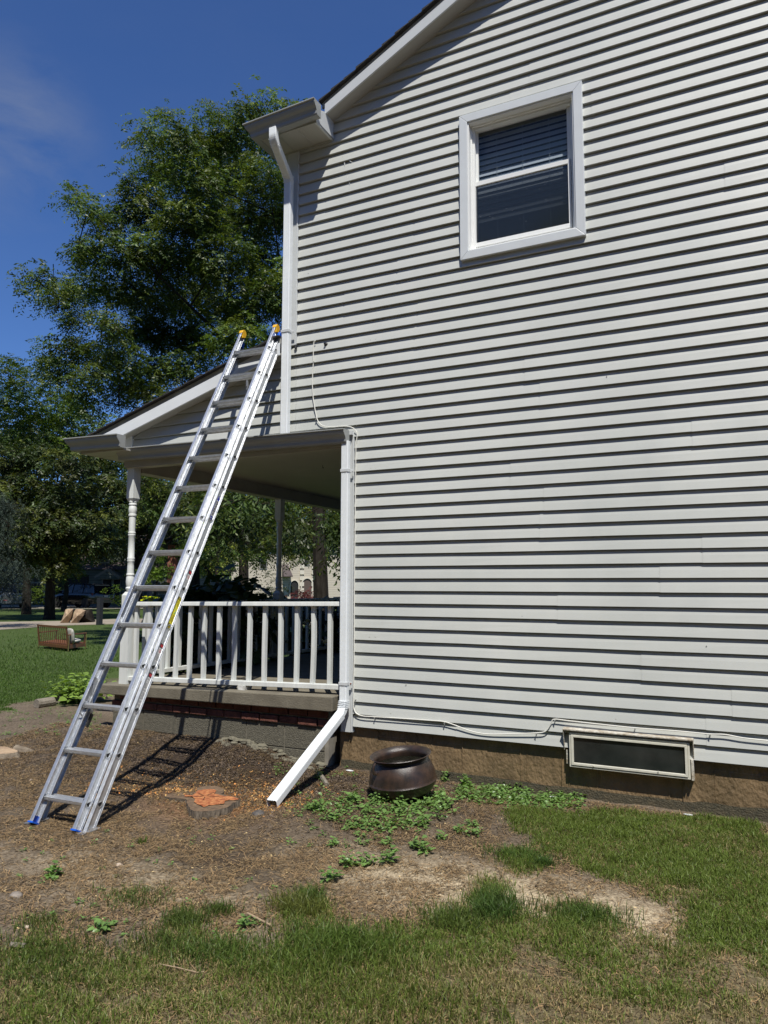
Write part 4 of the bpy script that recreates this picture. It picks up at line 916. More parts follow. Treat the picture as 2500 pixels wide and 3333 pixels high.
def roughtop(pts, z0, mat, name, parent, amp=.004, up_=0):
    bm = bmesh.new(); vs = [bm.verts.new(p) for p in pts]; bm.faces.new(vs); bmesh.ops.triangulate(bm, faces=bm.faces)
    bmesh.ops.subdivide_edges(bm, edges=bm.edges, cuts=5, use_grid_fill=True)
    for v in bm.verts: v.co.z += amp*(float(fbm(np.array(v.co.x*28), np.array(v.co.y*28), 8))-.5)*2+up_; v.co -= OFF[parent.name]
    for f in bm.faces:
        f.normal_update()
        if f.normal.z < 0: f.normal_flip()
    me = bpy.data.meshes.new(name); bm.to_mesh(me); bm.free(); me.materials.append(mat); o = bpy.data.objects.new(name, me); link(o); o.parent = parent; return o
roughtop(top2, ZT, M['sap'], 'cut_face', st); roughtop([cen+(p-cen)*1.28 for p in P2(inn_, 480, 2480, 3.318, ZT)], ZT, M['heart'], 'heartwood', st, amp=.007, up_=.006)
for a0 in (20, 95, 160, 215, 300):
    mb = MB(); d_ = Vector((math.cos(R(a0)), math.sin(R(a0)), 0)); n_ = Vector((-d_.y, d_.x, 0)); p = cen+Vector((0,0,.0095)); mb.hexa([p+d_*.02-n_*.002, p+d_*.02+n_*.002, p+d_*.10+n_*.0008, p+d_*.10-n_*.0008]+[q+Vector((0,0,.0015)) for q in (p+d_*.02-n_*.002, p+d_*.02+n_*.002, p+d_*.10+n_*.0008, p+d_*.10-n_*.0008)]); mb.build('crack', M['darkclod0'], st)
# root flare lying to the left
mb = MB(); a = P2([(150,450),(245,375),(300,385),(430,400),(440,470),(300,475)], 480, 2480, 3.318, GZ+.02)
tops = P2([(250,372),(250,372),(300,384),(430,398),(440,410),(310,395)], 480, 2480, 3.318, ZT-.004)
mb.add([p+Vector((0,0,-.05)) for p in a]+tops, [(i, (i+1) % 6, 6+(i+1) % 6, 6+i) for i in range(6)]+[(6,7,8,9,10,11)]); mb.build('root_flare', M['bark'], st)
s2 = onG(25, 2440, GZ+.03); st2 = empty('tree_stump', (s2.x, s2.y, GZ), 'flat fresh-cut pale stump at the far left edge', 'stump')
ring = [onG(-20+75*math.cos(t)*(1+.12*math.sin(3*t)), 2442+13*math.sin(t), GZ+.05) for t in [2*math.pi*i/24 for i in range(24)]]
mb = MB(); c2_ = sum(ring, Vector())/24; mb.add(ring+[c2_+(p-c2_)*1.25+Vector((0,0,-.08)) for p in ring], [(i, (i+1) % 24, 24+(i+1) % 24, 24+i) for i in range(24)]); mb.build('bark', M['bark'], st2)
roughtop(ring, GZ, M['palewood'], 'cut_face', st2, .003)
mb = MB(); mb.tube([onG(50,2442,GZ+.03), onG(90,2447,GZ+.02), onG(118,2455,GZ-.005)], [.05,.035,.02], 8); mb.build('root', M['bark'], st2)

# ---------------------------------------------------------------- small things on the soil
def lump(name, c, r, mat, label, cat, group=None, sq=(1,1,.6), seed=1):
    bm = bmesh.new(); bmesh.ops.create_icosphere(bm, subdivisions=3, radius=1); rs = random.Random(seed)
    ox = rs.random()*50
    for v in bm.verts:
        k = 1+.35*(float(fbm(np.array(v.co.x*1.6+ox), np.array(v.co.y*1.6+v.co.z*1.3), seed))-.47); v.co = Vector((v.co.x*sq[0], v.co.y*sq[1], v.co.z*sq[2]))*r*k
    me = bpy.data.meshes.new(name); bm.to_mesh(me); bm.free(); me.materials.append(mat); o = bpy.data.objects.new(name, me); link(o); o.location = c; OFF[o.name] = Vector(c)
    me.polygons.foreach_set('use_smooth', [True]*len(me.polygons)); return tag(o, label, cat, group)
M['rock'] = nmat('grey_rock', (.22,.19,.16), .9, var=.3, scale=20, bump=.5, bscale=60); M['palerock'] = nmat('pale_rock', (.42,.34,.26), .9, var=.2, scale=20)
M['darkclod'] = nmat('dark_clod', (.045,.038,.035), .95, col2=(.13,.12,.11), scale=25, bump=.8, bscale=60)
lump('clod', onG(840,2665)+Vector((0,0,.025)), .045, M['darkclod'], 'dark charred lump of soil below the end of the downspout', 'clod', seed=3)
lump('rock', onG(52,2920)+Vector((0,0,.008)), .026, M['rock'], 'pale grey rock lying at the left edge above the grass', 'rock', 'stones on the soil', (1.4,1,.6), 4)
lump('rock', onG(388,2822)+Vector((0,0,.008)), .017, M['palerock'], 'small round tan stone below the right foot of the ladder', 'rock', 'stones on the soil', (1.2,1,.7), 5)
lump('rock', onG(88,3022)+Vector((0,0,.006)), .010, M['palerock'], 'tiny white pebble near the lower left of the soil', 'rock', 'stones on the soil', (1,1,.8), 6)
lump('rock', onG(102,2543)+Vector((0,0,.006)), .016, M['palerock'], 'tan pebble left of the lowest ladder rungs', 'rock', 'stones on the soil', (1,1,.7), 7)
lump('rock', onG(815,2425,GZ+.06)+Vector((0,0,.0)), .06, M['rock'], 'flat grey stone slab beside the mortar spill under the porch wall', 'rock', 'stones on the soil', (1.5,1,.35), 8)
def stick(name, pts, r, mat, label, cat='stick', group='sticks on the ground'):
    mb = MB(); P = [onG(a, b, GZ+h) for a, b, h in pts]; mb.tube([p-P[0]*0 for p in P], r, 7); o = mb.build(name, mat, None, loc=P[0]); return tag(o, label, cat, group)
M['stick'] = nmat('dry_stick', (.30,.22,.14), .9, var=.2, scale=30)
stick('stick', [(805,2972,.02),(840,2990,.02),(885,3014,.012)], .0045, M['stick'], 'short bent brown stick lying at the edge of the grass')
stick('stick', [(520,3138,.02),(580,3150,.025),(640,3165,.02),(665,3163,.02)], .0022, M['stick'], 'long thin twig lying on the foreground grass')
stick('stick', [(1040,2518,.02),(1052,2535,.02),(1065,2555,.01)], .018, M['timber'], 'thick grey stick end between the downspout and the cauldron')
stick('stick', [(35,3075,.012),(60,3078,.012),(82,3080,.012)], .012, M['timber'], 'dark broken stick at the far left edge of the grass')
stick('stick', [(338,2362,.03),(335,2372,.03),(322,2385,.02)], .007, nmat('pale_stick', (.6,.42,.2), .8), 'curved pale yellow stick between the ladder rails')
# landscape timbers at the left and dark edging bricks by the porch wall
def timber(a, b, r, label, zz=.05):
    A, B = onG(*a, GZ+zz), onG(*b, GZ+zz); mb = MB(); d = (B-A).normalized(); x = d.cross(Vector((0,0,1))).normalized(); z = Vector((0,0,1))
    pr = [(r*math.cos(t)*(1 if abs(math.sin(t)) < .8 else .9), r*math.sin(t)) for t in [2*math.pi*i/12 for i in range(12)]]
    mb.sweep(pr, [A, A.lerp(B, .5), B], x, z, d); o = mb.build('landscape_timber', M['timber'], None, loc=A); return tag(o, label, 'timber', 'weathered timbers edging the bed')
timber((118,2292), (172,2284), .062, 'short weathered timber edging the bed, nearer the left edge'); timber((186,2277), (232,2264), .05, 'weathered timber edging the bed, half behind the leafy plant')
M['edge'] = nmat('dark_edging', (.075,.062,.052), .95, var=.3, scale=30, bump=.6, bscale=80)
for (pa, pb, lab, hh) in [((440,2376),(528,2383),'dark edging brick left of the ladder shadow',.075),((545,2380),(610,2392),'dark edging brick with carved face in the ladder shadow',.08),((655,2393),(690,2398),'square dark edging brick beside the plastic wrap',.085),((695,2405),(738,2412),'dark edging brick right of the plastic wrap',.09)]:
    A = onG(pa[0], pa[1]+14, GZ+.06); B = onG(pb[0], pb[1]+14, GZ+.06); d = (B-A).normalized(); x = Vector((-d.y, d.x, 0)); mb = MB()
    v = [A, B, B+x*.07, A+x*.07]; mb.hexa([p+Vector((0,0,-.06)) for p in v]+[p+Vector((0,0,hh-.02)) for p in v]); o = mb.build('edging_brick', M['edge'], None, loc=A, bevel=.008); tag(o, lab, 'brick', 'dark edging bricks by the porch wall')
# clear plastic wrap
mb = MB(); gx = 12; A = [onG(a, b, GZ+.06) for a, b in ((610,2410),(640,2402),(700,2428),(668,2440))]
V = {}
for i in range(gx+1):
    for j in range(5):
        u, v_ = i/gx, j/4; p = (A[0]*(1-u)+A[3]*u)*(1-v_)+(A[1]*(1-u)+A[2]*u)*v_; V[i, j] = len(mb.v); mb.v.append(tuple(p+Vector((0, 0, .012+.022*rs.random()))))
for i in range(gx):
    for j in range(4): mb.f.append((V[i,j], V[i+1,j], V[i+1,j+1], V[i,j+1])); mb.m.append(0)
tag(mb.build('plastic_wrap', glassmat('clear_plastic', (.6,.6,.6), .35, .15), None, loc=A[0]), 'crumpled clear plastic wrap on the soil beside the dark bricks', 'litter')
for i, (px, py, w) in enumerate(((1138,2511,.03),(1800,2597,.02),(2240,2655,.025))):
    lab = ['scrap of white paper left of the cauldron', 'small white scrap by the foundation below the basement window', 'white gravel dust patch by the foundation at the right'][i]
    lump('paper_scrap', onG(px, py)+Vector((0,0,.008)), w*.8, nmat('white_scrap%s' % ('', ' b', ' c')[i], (.6,.62,.62), .8), lab, 'litter', sq=(1.5,.7,.15), seed=20+i)

# ---------------------------------------------------------------- porch swing on the lawn
sw = onG(330, 2112); ang = math.atan2(ray(330, 2112).x, ray(330, 2112).y)
swing = empty('porch_swing', sw, 'brown slatted wooden porch swing set down on the lawn', 'swing seat')
# local axes: a = along the back, b = forward (away from the back), seat faces away from us and right
pa_, pb_ = onG(125, 2110, GZ), onG(222, 2122, GZ); a_ = (pb_-pa_).normalized(); b_ = Vector((-a_.y, a_.x, 0)); 
pe = onG(283, 2108, GZ); b_ = (pe-pb_).normalized(); Lb = (pb_-pa_).length; Ls = min((pe-pb_).length, .75)
a_ = Vector((a_.x, a_.y, 0)).normalized(); b_ = (b_-a_*b_.dot(a_)*.3).normalized()
up_ = Vector((0, 0, 1)); bk = (up_*1+(-b_)*.22).normalized(); O = pa_+up_*.07
def SW(mb, p, da, db, dc, la, lb, lc):
    mb.hexa([p, p+da*la, p+da*la+db*lb, p+db*lb, p+dc*lc, p+da*la+dc*lc, p+da*la+db*lb+dc*lc, p+db*lb+dc*lc])
Hb = .52
mb = MB(); SW(mb, O, a_, b_, bk, .05, .03, Hb); SW(mb, O+a_*(Lb-.05), a_, b_, bk, .05, .03, Hb-.02); SW(mb, O, a_, b_, bk, Lb, .035, .07)
SW(mb, O+bk*(Hb-.05), a_, b_, bk, Lb, .035, .05); bf = mb.build('back_frame', M['wood'], swing)
mb = MB(); nsl = 15
for i in range(nsl): SW(mb, O+a_*(.07+(Lb-.14)*i/(nsl-1)-.011)+b_*.008, a_, b_, bk, .026, .012, Hb-.04)
mb.build('back_slats', M['wood'], swing)
mb = MB()
for i in range(7): SW(mb, O+b_*(.03+i*Ls/7)+up_*.07, a_, b_, up_, Lb, Ls/7-.015, .02)
SW(mb, O+b_*Ls, a_, b_, up_, Lb, .03, .09); SW(mb, O, a_, b_, up_, .03, Ls, .07); SW(mb, O+a_*(Lb-.03), a_, b_, up_, .03, Ls, .07); mb.build('seat', M['wood'], swing)
for off in (0, Lb-.06):
    mb = MB(); SW(mb, O+a_*off+b_*(-.02)+up_*.30, a_, b_, up_, .06, Ls+.06, .022); SW(mb, O+a_*(off+.01)+b_*(Ls-.05), a_, b_, up_, .035, .035, .30); mb.build('armrest', M['wood'], swing)
for off in (0, Lb):
    for fb in (.0, Ls):
        mb = MB(); p = O+a_*off+b_*fb; mb.tube([p+up_*.30, p+up_*.18+b_*.01, p+up_*.05, p-up_*.06], .012, 5); mb.build('chain', M['chain'], swing)
cu_o = O+a_*(Lb-.1)+b_*.16+up_*.20
def pillow(name, c, da, db, dc, la, lb, lc, label):
    bm = bmesh.new(); bmesh.ops.create_icosphere(bm, subdivisions=3, radius=1)
    for v in bm.verts:
        f = lambda t: math.copysign(abs(t)**.6, t); q = v.co.copy(); v.co = da*f(q.x)*la/2+db*f(q.y)*lb/2+dc*q.z*lc/2
    me = bpy.data.meshes.new(name); bm.to_mesh(me); bm.free(); me.materials.append(M['cush']); me.polygons.foreach_set('use_smooth', [True]*len(me.polygons)); o = bpy.data.objects.new(name, me); link(o); o.location = c; return tag(o, label, 'cushion', 'cushions on the porch swing')
pillow('cushion', cu_o+up_*.07, a_, bk, b_, .36, .38, .12, 'pale cushion propped upright on the porch swing'); pillow('cushion', O+a_*(Lb-.18)+b_*.42+up_*.15, a_, b_, up_, .38, .36, .10, 'pale cushion lying flat on the seat of the porch swing')

# ---------------------------------------------------------------- foliage tools
def crown(name, parent, blobs, mat, per_m2=60, spray=.34, nl=12, leaf=(.07,.026), droop=.5, flat=.75, seed=1, bright=(.65,1.35), shell=.45, yellow=.25, cols=None, pend=0, loc=None, clumpy=.55):
    g = np.random.default_rng(seed); C = []; Rr = []
    P = []
    for c, r in blobs:
        nt_ = max(3, int(per_m2*r*r/8)); d = g.normal(size=(nt_, 3)); d /= np.linalg.norm(d, axis=1)[:, None]
        rad = r*(g.random(nt_)**shell)*(.85+.35*g.random(nt_)**2); q = d*rad[:, None]*np.array([1, 1, flat]); P.append(np.concatenate([np.array(c)[None]+q, d], 1))
    P = np.concatenate(P); T = len(P); S = 8
    bb = np.repeat(g.uniform(.72, 1.28, len(blobs)), [max(3, int(per_m2*r*r/8)) for c, r in blobs]); tb = g.uniform(bright[0], bright[1], T)*bb; ty = g.random(T)
    tp = np.repeat(P[:, :3], S, 0)+g.normal(size=(T*S, 3))*spray*clumpy*np.array([1, 1, .6]); td = np.repeat(P[:, 3:], S, 0)
    d = td*.7+g.normal(size=(T*S, 3))*.75; d[:, 2] = d[:, 2]*.45-pend; d /= np.linalg.norm(d, axis=1)[:, None]
    N = T*S; L = spray*g.uniform(.6, 1.3, N); t = np.linspace(.08, 1, nl)[None, :]
    pos = tp[:, None]+d[:, None]*(L[:, None]*t)[..., None]; pos[..., 2] -= droop*L[:, None]*t**2
    tang = np.repeat(d[:, None], nl, 1).copy(); tang[..., 2] -= 2*droop*t; tang /= np.linalg.norm(tang, axis=2)[..., None]
    side = np.cross(tang, np.array([0, 0, 1.0])); side /= (np.linalg.norm(side, axis=2)[..., None]+1e-6)
    sg = np.where(np.arange(nl) % 2 == 0, 1., -1.)[None, :, None]
    ldir = side*sg*.85+tang*.55+g.normal(size=pos.shape)*.28; ldir[..., 2] -= .25; ldir /= np.linalg.norm(ldir, axis=2)[..., None]
    wd = np.cross(ldir, np.cross(tang, side)+g.normal(size=pos.shape)*.45); wd /= (np.linalg.norm(wd, axis=2)[..., None]+1e-6)
    ln = leaf[0]*g.uniform(.65, 1.25, (N, nl, 1)); ww = leaf[1]*g.uniform(.7, 1.2, (N, nl, 1))
    a = pos; b = pos+ldir*ln*.45+wd*ww*.5; c = pos+ldir*ln; e = pos+ldir*ln*.45-wd*ww*.5
    V = np.stack([a, b, c, e], 2).reshape(-1, 4, 3)
    br = np.repeat(tb, S*nl)*g.uniform(.8, 1.2, N*nl); yy_ = np.repeat(ty, S*nl)
    col = np.stack([br*(1+yellow*(yy_ > .6)*1.1), br*(1+yellow*.5*(yy_ > .6)), br*(1-.2*yellow)], 1)
    return soup(name, V, mat, col, parent, loc=loc), P[:, :3]
def ob(ox, oy, r, dist, dd=0):               # blob: centre direction, apparent radius, distance
    p = at(ox*1.507, oy*1.507, dist+dd); return p, r*1.507/F*p.dot(fw)
def bez(a, b, c, n): return [a*(1-t)**2+b*2*t*(1-t)+c*t*t for t in [i/n for i in range(n+1)]]
def tree(label, base, fork, blobs, mat, trunk_r, group=None, seed=1, name='tree', twigs=10, barkm=None, mainn=6, **kw):
    base = Vector(base); fork = Vector(fork)
    root = empty(name, (base.x, base.y, base.z), label, 'tree', group); rs = random.Random(seed)
    cr_, P = crown('crown', root, blobs, mat, seed=seed, **kw)
    mb = MB(); b0 = base-Vector((0, 0, .3))
    mb.tube([b0, b0.lerp(base, .9)+Vector((0,0,.2)), base.lerp(fork, .5)+Vector((rs.uniform(-.1,.1), rs.uniform(-.1,.1), 0)), fork], [trunk_r*1.45, trunk_r*1.1, trunk_r*.9, trunk_r*.75], 10)
    Pn = [Vector(p) for p in P]
    cs = [Vector(c) for c, r in blobs]; dm = sorted((c-fork).length for c in cs)[int(len(cs)*.65)]; mains = [sorted(range(len(cs)), key=lambda i: (cs[i]-fork).length)[int(len(cs)*.7)]]
    while len(mains) < min(mainn, len(cs)): mains.append(max(range(len(cs)), key=lambda i: min((cs[i]-cs[j]).length for j in mains)-.6*max(0, (cs[i]-fork).length-dm)))
    limb = []
    def grow(pts, r0, r1): k = len(pts)-1; mb.tube(pts, [r0*(1-i/k)+r1*i/k for i in range(k+1)], 6)
    for i in mains:
        c = cs[i]; m = fork.lerp(c, .45)+Vector((rs.uniform(-.3,.3), rs.uniform(-.3,.3), -(c-fork).length*.02)); pts = bez(fork, m, c, 8); k_ = len(pts)-1; mb.tube(pts, [trunk_r*(.5*(1-i_/k_)**1.5+.035) for i_ in range(k_+1)], 6); limb += pts[3:]
    for i, (c, r) in enumerate(blobs):
        c = cs[i]
        s = min(limb, key=lambda q: (q-c).length+(.3 if q.z > c.z else 0)); pts = bez(s, s.lerp(c, .5)+Vector((0, 0, .03*(c-s).length)), c, 5)
        if i not in mains and .1 < (c-s).length < (1.3+r if label.startswith('tall feathery') else 99): grow(pts, trunk_r*.11, trunk_r*.03)
        near = [q for q in rs.sample(Pn, min(400, len(Pn))) if (q-c).length < r*1.25]
        for q in rs.sample(near, min(twigs, len(near))):
            s = pts[rs.choice((4, 5))]; mb.tube(bez(s, s.lerp(q, .5)+Vector((0, 0, .12*(q-s).length)), q, 4), [trunk_r*.055, trunk_r*.045, trunk_r*.035, trunk_r*.025, trunk_r*.015], 4, cap=False)
    mb.build('trunk', barkm or M['treebark'], root, fix=False, smooth=False)
    return root
M['treebark'] = nmat('tree_bark', (.016,.013,.010), .95, col2=(.042,.036,.029), scale=9, bump=.8, bscale=30, stretch=(1, 1, .3), spec=.05)
def J(s, a=1.0): return random.Random(s).uniform(-a, a)

# the tall honey locust behind the porch
D = 19.5
bl = [(560,215,24),(530,250,38),(600,235,22),(470,245,24),(440,232,14),(500,290,55),(590,290,50),(360,255,22),(330,290,34),(300,312,18),(390,300,48),(440,320,55),(350,360,55),(300,390,40),(420,390,70),(500,370,70),(580,380,66),
      (162,430,25),(190,450,32),(225,475,36),(280,460,42),(330,450,58),(400,470,72),(480,470,74),(560,470,74),(200,540,40),(165,548,28),(250,540,52),(320,550,66),(400,560,74),(480,560,76),(560,570,74),
      (96,603,32),(84,628,22),(130,640,44),(190,620,44),(250,625,56),(320,640,66),(400,640,70),(490,650,74),(570,650,70),(165,685,30),(230,700,40),(290,715,54),(350,720,60),(430,730,66),(510,730,64),(590,740,60),
      (110,750,24),(150,755,34),(200,760,44),(260,770,50),(320,800,56),(200,810,44),(260,840,50),(180,860,36),(330,850,44),(400,800,56),(120,800,38),(110,780,30),(640,240,30),(650,330,60),(660,450,80),(650,600,80)]
blobs = []
for i, (a, b, r) in enumerate(bl): p, rr = ob(a, b, r*.93, D, J(i*3+1, 2.2)); blobs.append((p, rr))
tb_ = at(1056, 1400, D); tree('tall feathery honey locust tree rising behind the porch roof', (tb_.x, tb_.y, GZ), at(1030, 1400, D), blobs, M['leaf'], .20, seed=11, per_m2=820, spray=.34, nl=12, leaf=(.095,.036), droop=.5, bright=(.5,1.55), shell=.45, flat=.65, clumpy=.48, yellow=.5, twigs=5)
# trees at the left
def mk(label, bl, D, basex, mat, seed, tr=.25, jit=2.0, forky=1200, **kw):
    blobs = [ob(a, b, r, D, J(i*5+seed, jit)) for i, (a, b, r) in enumerate(bl)]
    b0 = at(basex*1.507, 1900, D); return tree(label, (b0.x, b0.y, GZ), at(basex*1.507, forky*1.507, D), blobs, mat, tr, group='trees beyond the lawn', seed=seed, **kw)
mk('airy tall tree at the left edge with blue sky showing through its upper branches', [(8,795,46),(-40,800,60),(50,825,52),(105,850,50),(150,865,40),(20,865,60),(80,900,55),(-40,880,60),(140,910,46),(200,900,40),(30,940,50),(110,950,48),(180,950,44),(240,930,40)], 44, 60, M['leaf3'], 21, .22, per_m2=95, spray=.6, nl=9, leaf=(.20,.075), droop=.35, shell=.6, bright=(.5,1.2), yellow=.3, twigs=8)
mk('broad dark green tree behind the lawn, left of the porch post', [(10,1000,60),(80,990,60),(150,1000,56),(210,990,50),(30,1060,66),(100,1060,66),(170,1060,60),(235,1050,46),(20,1120,60),(90,1120,64),(160,1120,60),(230,1115,46),(-40,1060,70),(50,1175,50),(-40,1130,50),(120,1165,46),(200,1170,40),(90,1195,36),(150,1200,30),(215,1180,34),(225,1150,34),(60,1150,50),(70,1215,28),(112,1225,26),(150,1222,24),(30,1195,38),(250,1190,30),(255,1160,34)], 37, 110, M['leaf2'], 22, .22, per_m2=210, spray=.42, nl=10, leaf=(.16,.07), droop=.45, bright=(.32,1.25), yellow=.7, pend=.15, shell=.5, flat=.6, clumpy=.45)
mk('yellow-green bushy tree in front of the dark house, over the hedge', [(150,1110,26),(170,1150,30),(140,1180,34),(180,1195,30),(110,1200,34),(150,1225,30),(95,1225,28),(190,1165,22),(120,1160,30)], 48, 140, M['leaf3'], 23, .15, jit=1.2, forky=1235, per_m2=240, spray=.35, nl=9, leaf=(.15,.06), droop=.4, bright=(.6,1.4))
mk('drooping blue spruce branches at the far left edge', [(5,1085,30),(40,1095,22),(-15,1120,34),(20,1135,26),(0,1175,30),(15,1215,26),(40,1232,22),(60,1228,14),(-10,1240,30),(30,1262,16),(5,1262,20)], 30, -20, M['needle'], 24, .2, jit=.8, per_m2=420, spray=.38, nl=16, leaf=(.09,.022), droop=.9, bright=(.6,1.5), yellow=0, pend=.5)
# trees seen through the porch
mk('dark tree behind the porch, its crown filling the view under the ceiling', [(310,1040,40),(350,1070,40),(400,1060,44),(460,1090,46),(530,1110,50),(600,1120,50),(660,1150,44),(720,1140,50),(330,1110,34),(390,1110,40),(440,1140,40),(500,1160,38),(560,1170,36),(620,1180,30),(300,1090,30),(480,1040,50),(600,1060,50),(420,1010,50)], 27, 420, M['leaf'], 25, .20, per_m2=330, spray=.4, nl=10, leaf=(.12,.05), droop=.5, bright=(.35,1.3), yellow=.7, forky=1160)
mk('second dark tree behind the porch, nearer the far porch post', [(560,1080,40),(640,1090,40),(700,1110,40),(590,1150,30),(640,1195,24),(690,1180,30),(545,1195,26),(560,1215,20),(470,1195,30),(510,1190,26)], 33, 525, M['leaf'], 26, .2, per_m2=260, spray=.42, nl=9, leaf=(.14,.06), droop=.6, bright=(.5,1.7), yellow=.9, forky=1150)
mk('yellow-green shrubby tree between the brick column and the pale house', [(440,1130,24),(460,1160,30),(440,1195,30),(475,1200,28),(410,1190,22),(450,1225,26),(490,1225,16),(420,1160,20)], 46, 450, M['leaf3'], 27, .12, jit=1, forky=1240, per_m2=220, spray=.4, nl=8, leaf=(.16,.07), droop=.4, bright=(.5,1.3))
mk('light green shrub behind the ladder, beside the brick column', [(345,1195,20),(335,1215,22),(355,1235,22),(325,1245,22),(300,1235,20)], 50, 340, M['leaf3'], 28, .08, jit=.8, forky=1250, per_m2=220, spray=.35, nl=8, leaf=(.15,.07), droop=.3, bright=(.7,1.4))
mk('dense dark wood of trees in the far background on the left', [(60,930,80),(140,960,90),(220,980,80),(0,1010,90),(280,1080,90),(360,1060,90),(450,1080,90),(550,1070,90),(650,1090,90),(740,1120,90),(250,1160,50),(-60,950,110),(-60,1080,110),(560,1140,70),(680,1150,70),(100,1100,90),(200,1100,80),(330,1130,60),(420,1130,70),(500,1150,60),(250,1100,90),(30,1150,60),(160,1150,60)], 57, 300, M['leaf2'], 29, .3, jit=4, per_m2=60, spray=.8, nl=9, leaf=(.30,.15), droop=.3, bright=(.35,.9), yellow=.3)
bl_ = []; rs_ = random.Random(19)
for i in range(64):
    a_ = -300+i*24; 
    for (oy_, r_) in ((1262, 26), (1215, 34), (1165, 36)): bl_.append(ob(a_, oy_+rs_.uniform(-8, 8), r_, 84+rs_.uniform(-3, 8)))
o, P = crown('distant_wood', None, bl_, M['leaf2'], seed=92, per_m2=22, spray=.9, nl=8, leaf=(.55,.28), droop=.3, bright=(.3,.8), loc=tuple(at(400, 1850, 84))); tag(o, 'dark distant belt of trees closing the view behind the far houses', 'woodland', kind='stuff')
# big bare trunk and the large-leaved branches close behind the porch
tk = at(1230, 1930, 15); r_ = .12
blobs = [ob(a, b, r, 15, J(i, 1.2)) for i, (a, b, r) in enumerate([(455,1075,20),(430,1090,18),(480,1062,20),(445,1110,16),(520,1080,24),(560,1090,22),(590,1100,18),(545,1120,14),(640,1120,22),(655,1145,16),(690,1110,26),(720,1130,24),(615,1085,20),(720,1180,20),(735,1140,20),(500,1100,16)])]
tree('large-leaved cherry tree hanging its branches behind the porch ceiling', (tk.x, tk.y, GZ), at(1215, 1560, 15), blobs, M['leaf2'], r_, seed=31, per_m2=420, spray=.28, nl=8, leaf=(.13,.045), droop=.8, bright=(.4,1.6), yellow=.5, pend=.5)
tk2 = at(795, 1900, 40); mb = MB(); mb.tube([Vector((tk2.x, tk2.y, GZ-.2)), at(795, 1830, 40), at(800, 1760, 40)], [.30, .22, .2], 8); tag(mb.build('bare_tree', M['treebark'], None, loc=(tk2.x, tk2.y, GZ)), 'bare forked tree trunk in front of the pale brick house', 'tree')
tk3 = at(708, 1900, 42); mb = MB(); mb.tube([Vector((tk3.x, tk3.y, GZ-.2)), at(706, 1850, 42), at(712, 1740, 42)], [.12, .09, .08], 8); tag(mb.build('bare_tree', M['treebark'], None, loc=(tk3.x, tk3.y, GZ)), 'slender dark tree trunk left of the forked one, before the pale house', 'tree')

bl_ = []; rs_ = random.Random(12)  # trees added out of view to cut sky light and deepen shadows
for i in range(26):
    x_ = -32+i*2.5; bl_.append((Vector((x_, -17-rs_.uniform(0, 3), rs_.uniform(1, 4))), 3.4)); bl_.append((Vector((x_+1, -18-rs_.uniform(0, 3), rs_.uniform(6, 9))), 3.6)); bl_.append((Vector((x_+.5, -19-rs_.uniform(0, 3), rs_.uniform(11, 13.5))), 3.6))
o, P = crown('sky_blocker_wood', None, bl_, M['leaf2'], seed=91, per_m2=26, spray=.9, nl=8, leaf=(.7,.34), droop=.4, loc=(0, -18, GZ)); tag(o, 'unseen row of tall trees added behind the viewer to block the sky', 'woodland', kind='stuff')

# hedges and shrubs
def shrub(label, bl, D, mat, seed, cat='shrub', name='shrub', group=None, jit=.3, **kw):
    blobs = [ob(a, b, r, D, J(i+seed, jit)) for i, (a, b, r) in enumerate(bl)]; c = sum((b[0] for b in blobs), Vector())/len(blobs)
    o, P = crown(name, None, blobs, mat, seed=seed, loc=(c.x, c.y, GZ), **kw); return tag(o, label, cat, group)
shrub('clipped green hedge between the two parked cars', [(x, 1285+dy, 14) for x in range(50, 102, 8) for dy in (-8, 6)], 55, M['leaf3'], 41, 'hedge', 'hedge', per_m2=160, spray=.22, nl=8, leaf=(.10,.06), droop=.1, bright=(.7,1.2), shell=.3)
shrub('small clipped hedge just left of the dark parked car', [(x, 1283+dy, 11) for x in range(112, 150, 8) for dy in (-6, 6)], 58, M['leaf3'], 42, 'hedge', 'hedge', per_m2=160, spray=.22, nl=8, leaf=(.10,.06), droop=.1, bright=(.7,1.2), shell=.3)
shrub('leafy bush right of the dark parked car', [(245,1280,14),(256,1275,14),(250,1295,12),(262,1290,12)], 52, M['leaf3'], 43, per_m2=160, spray=.25, nl=8, leaf=(.11,.06), droop=.3)
o = shrub('bed of yellow flowers seen just above the railing beside the ladder', [(318,1293,7),(335,1294,7)], 42, M['leaf3'], 44, 'flowers', 'flower_bed', per_m2=300, spray=.15, nl=6, leaf=(.09,.07), droop=.1, bright=(2.0,3.2), yellow=3.0)
shrub('dark red Japanese maple bush in front of the pale house', [(640,1290,16),(655,1280,16),(672,1280,14),(665,1295,16),(645,1300,14),(682,1290,12)], 30, M['maple'], 45, per_m2=200, spray=.22, nl=9, leaf=(.10,.035), droop=.6)
shrub('dark conifer shrub at the corner of the pale house', [(580,1270,20),(590,1245,16),(570,1290,22),(600,1290,18),(612,1265,14),(560,1280,14)], 46, M['leaf2'], 46, per_m2=120, spray=.4, nl=9, leaf=(.14,.05), droop=.3, bright=(.3,.8))
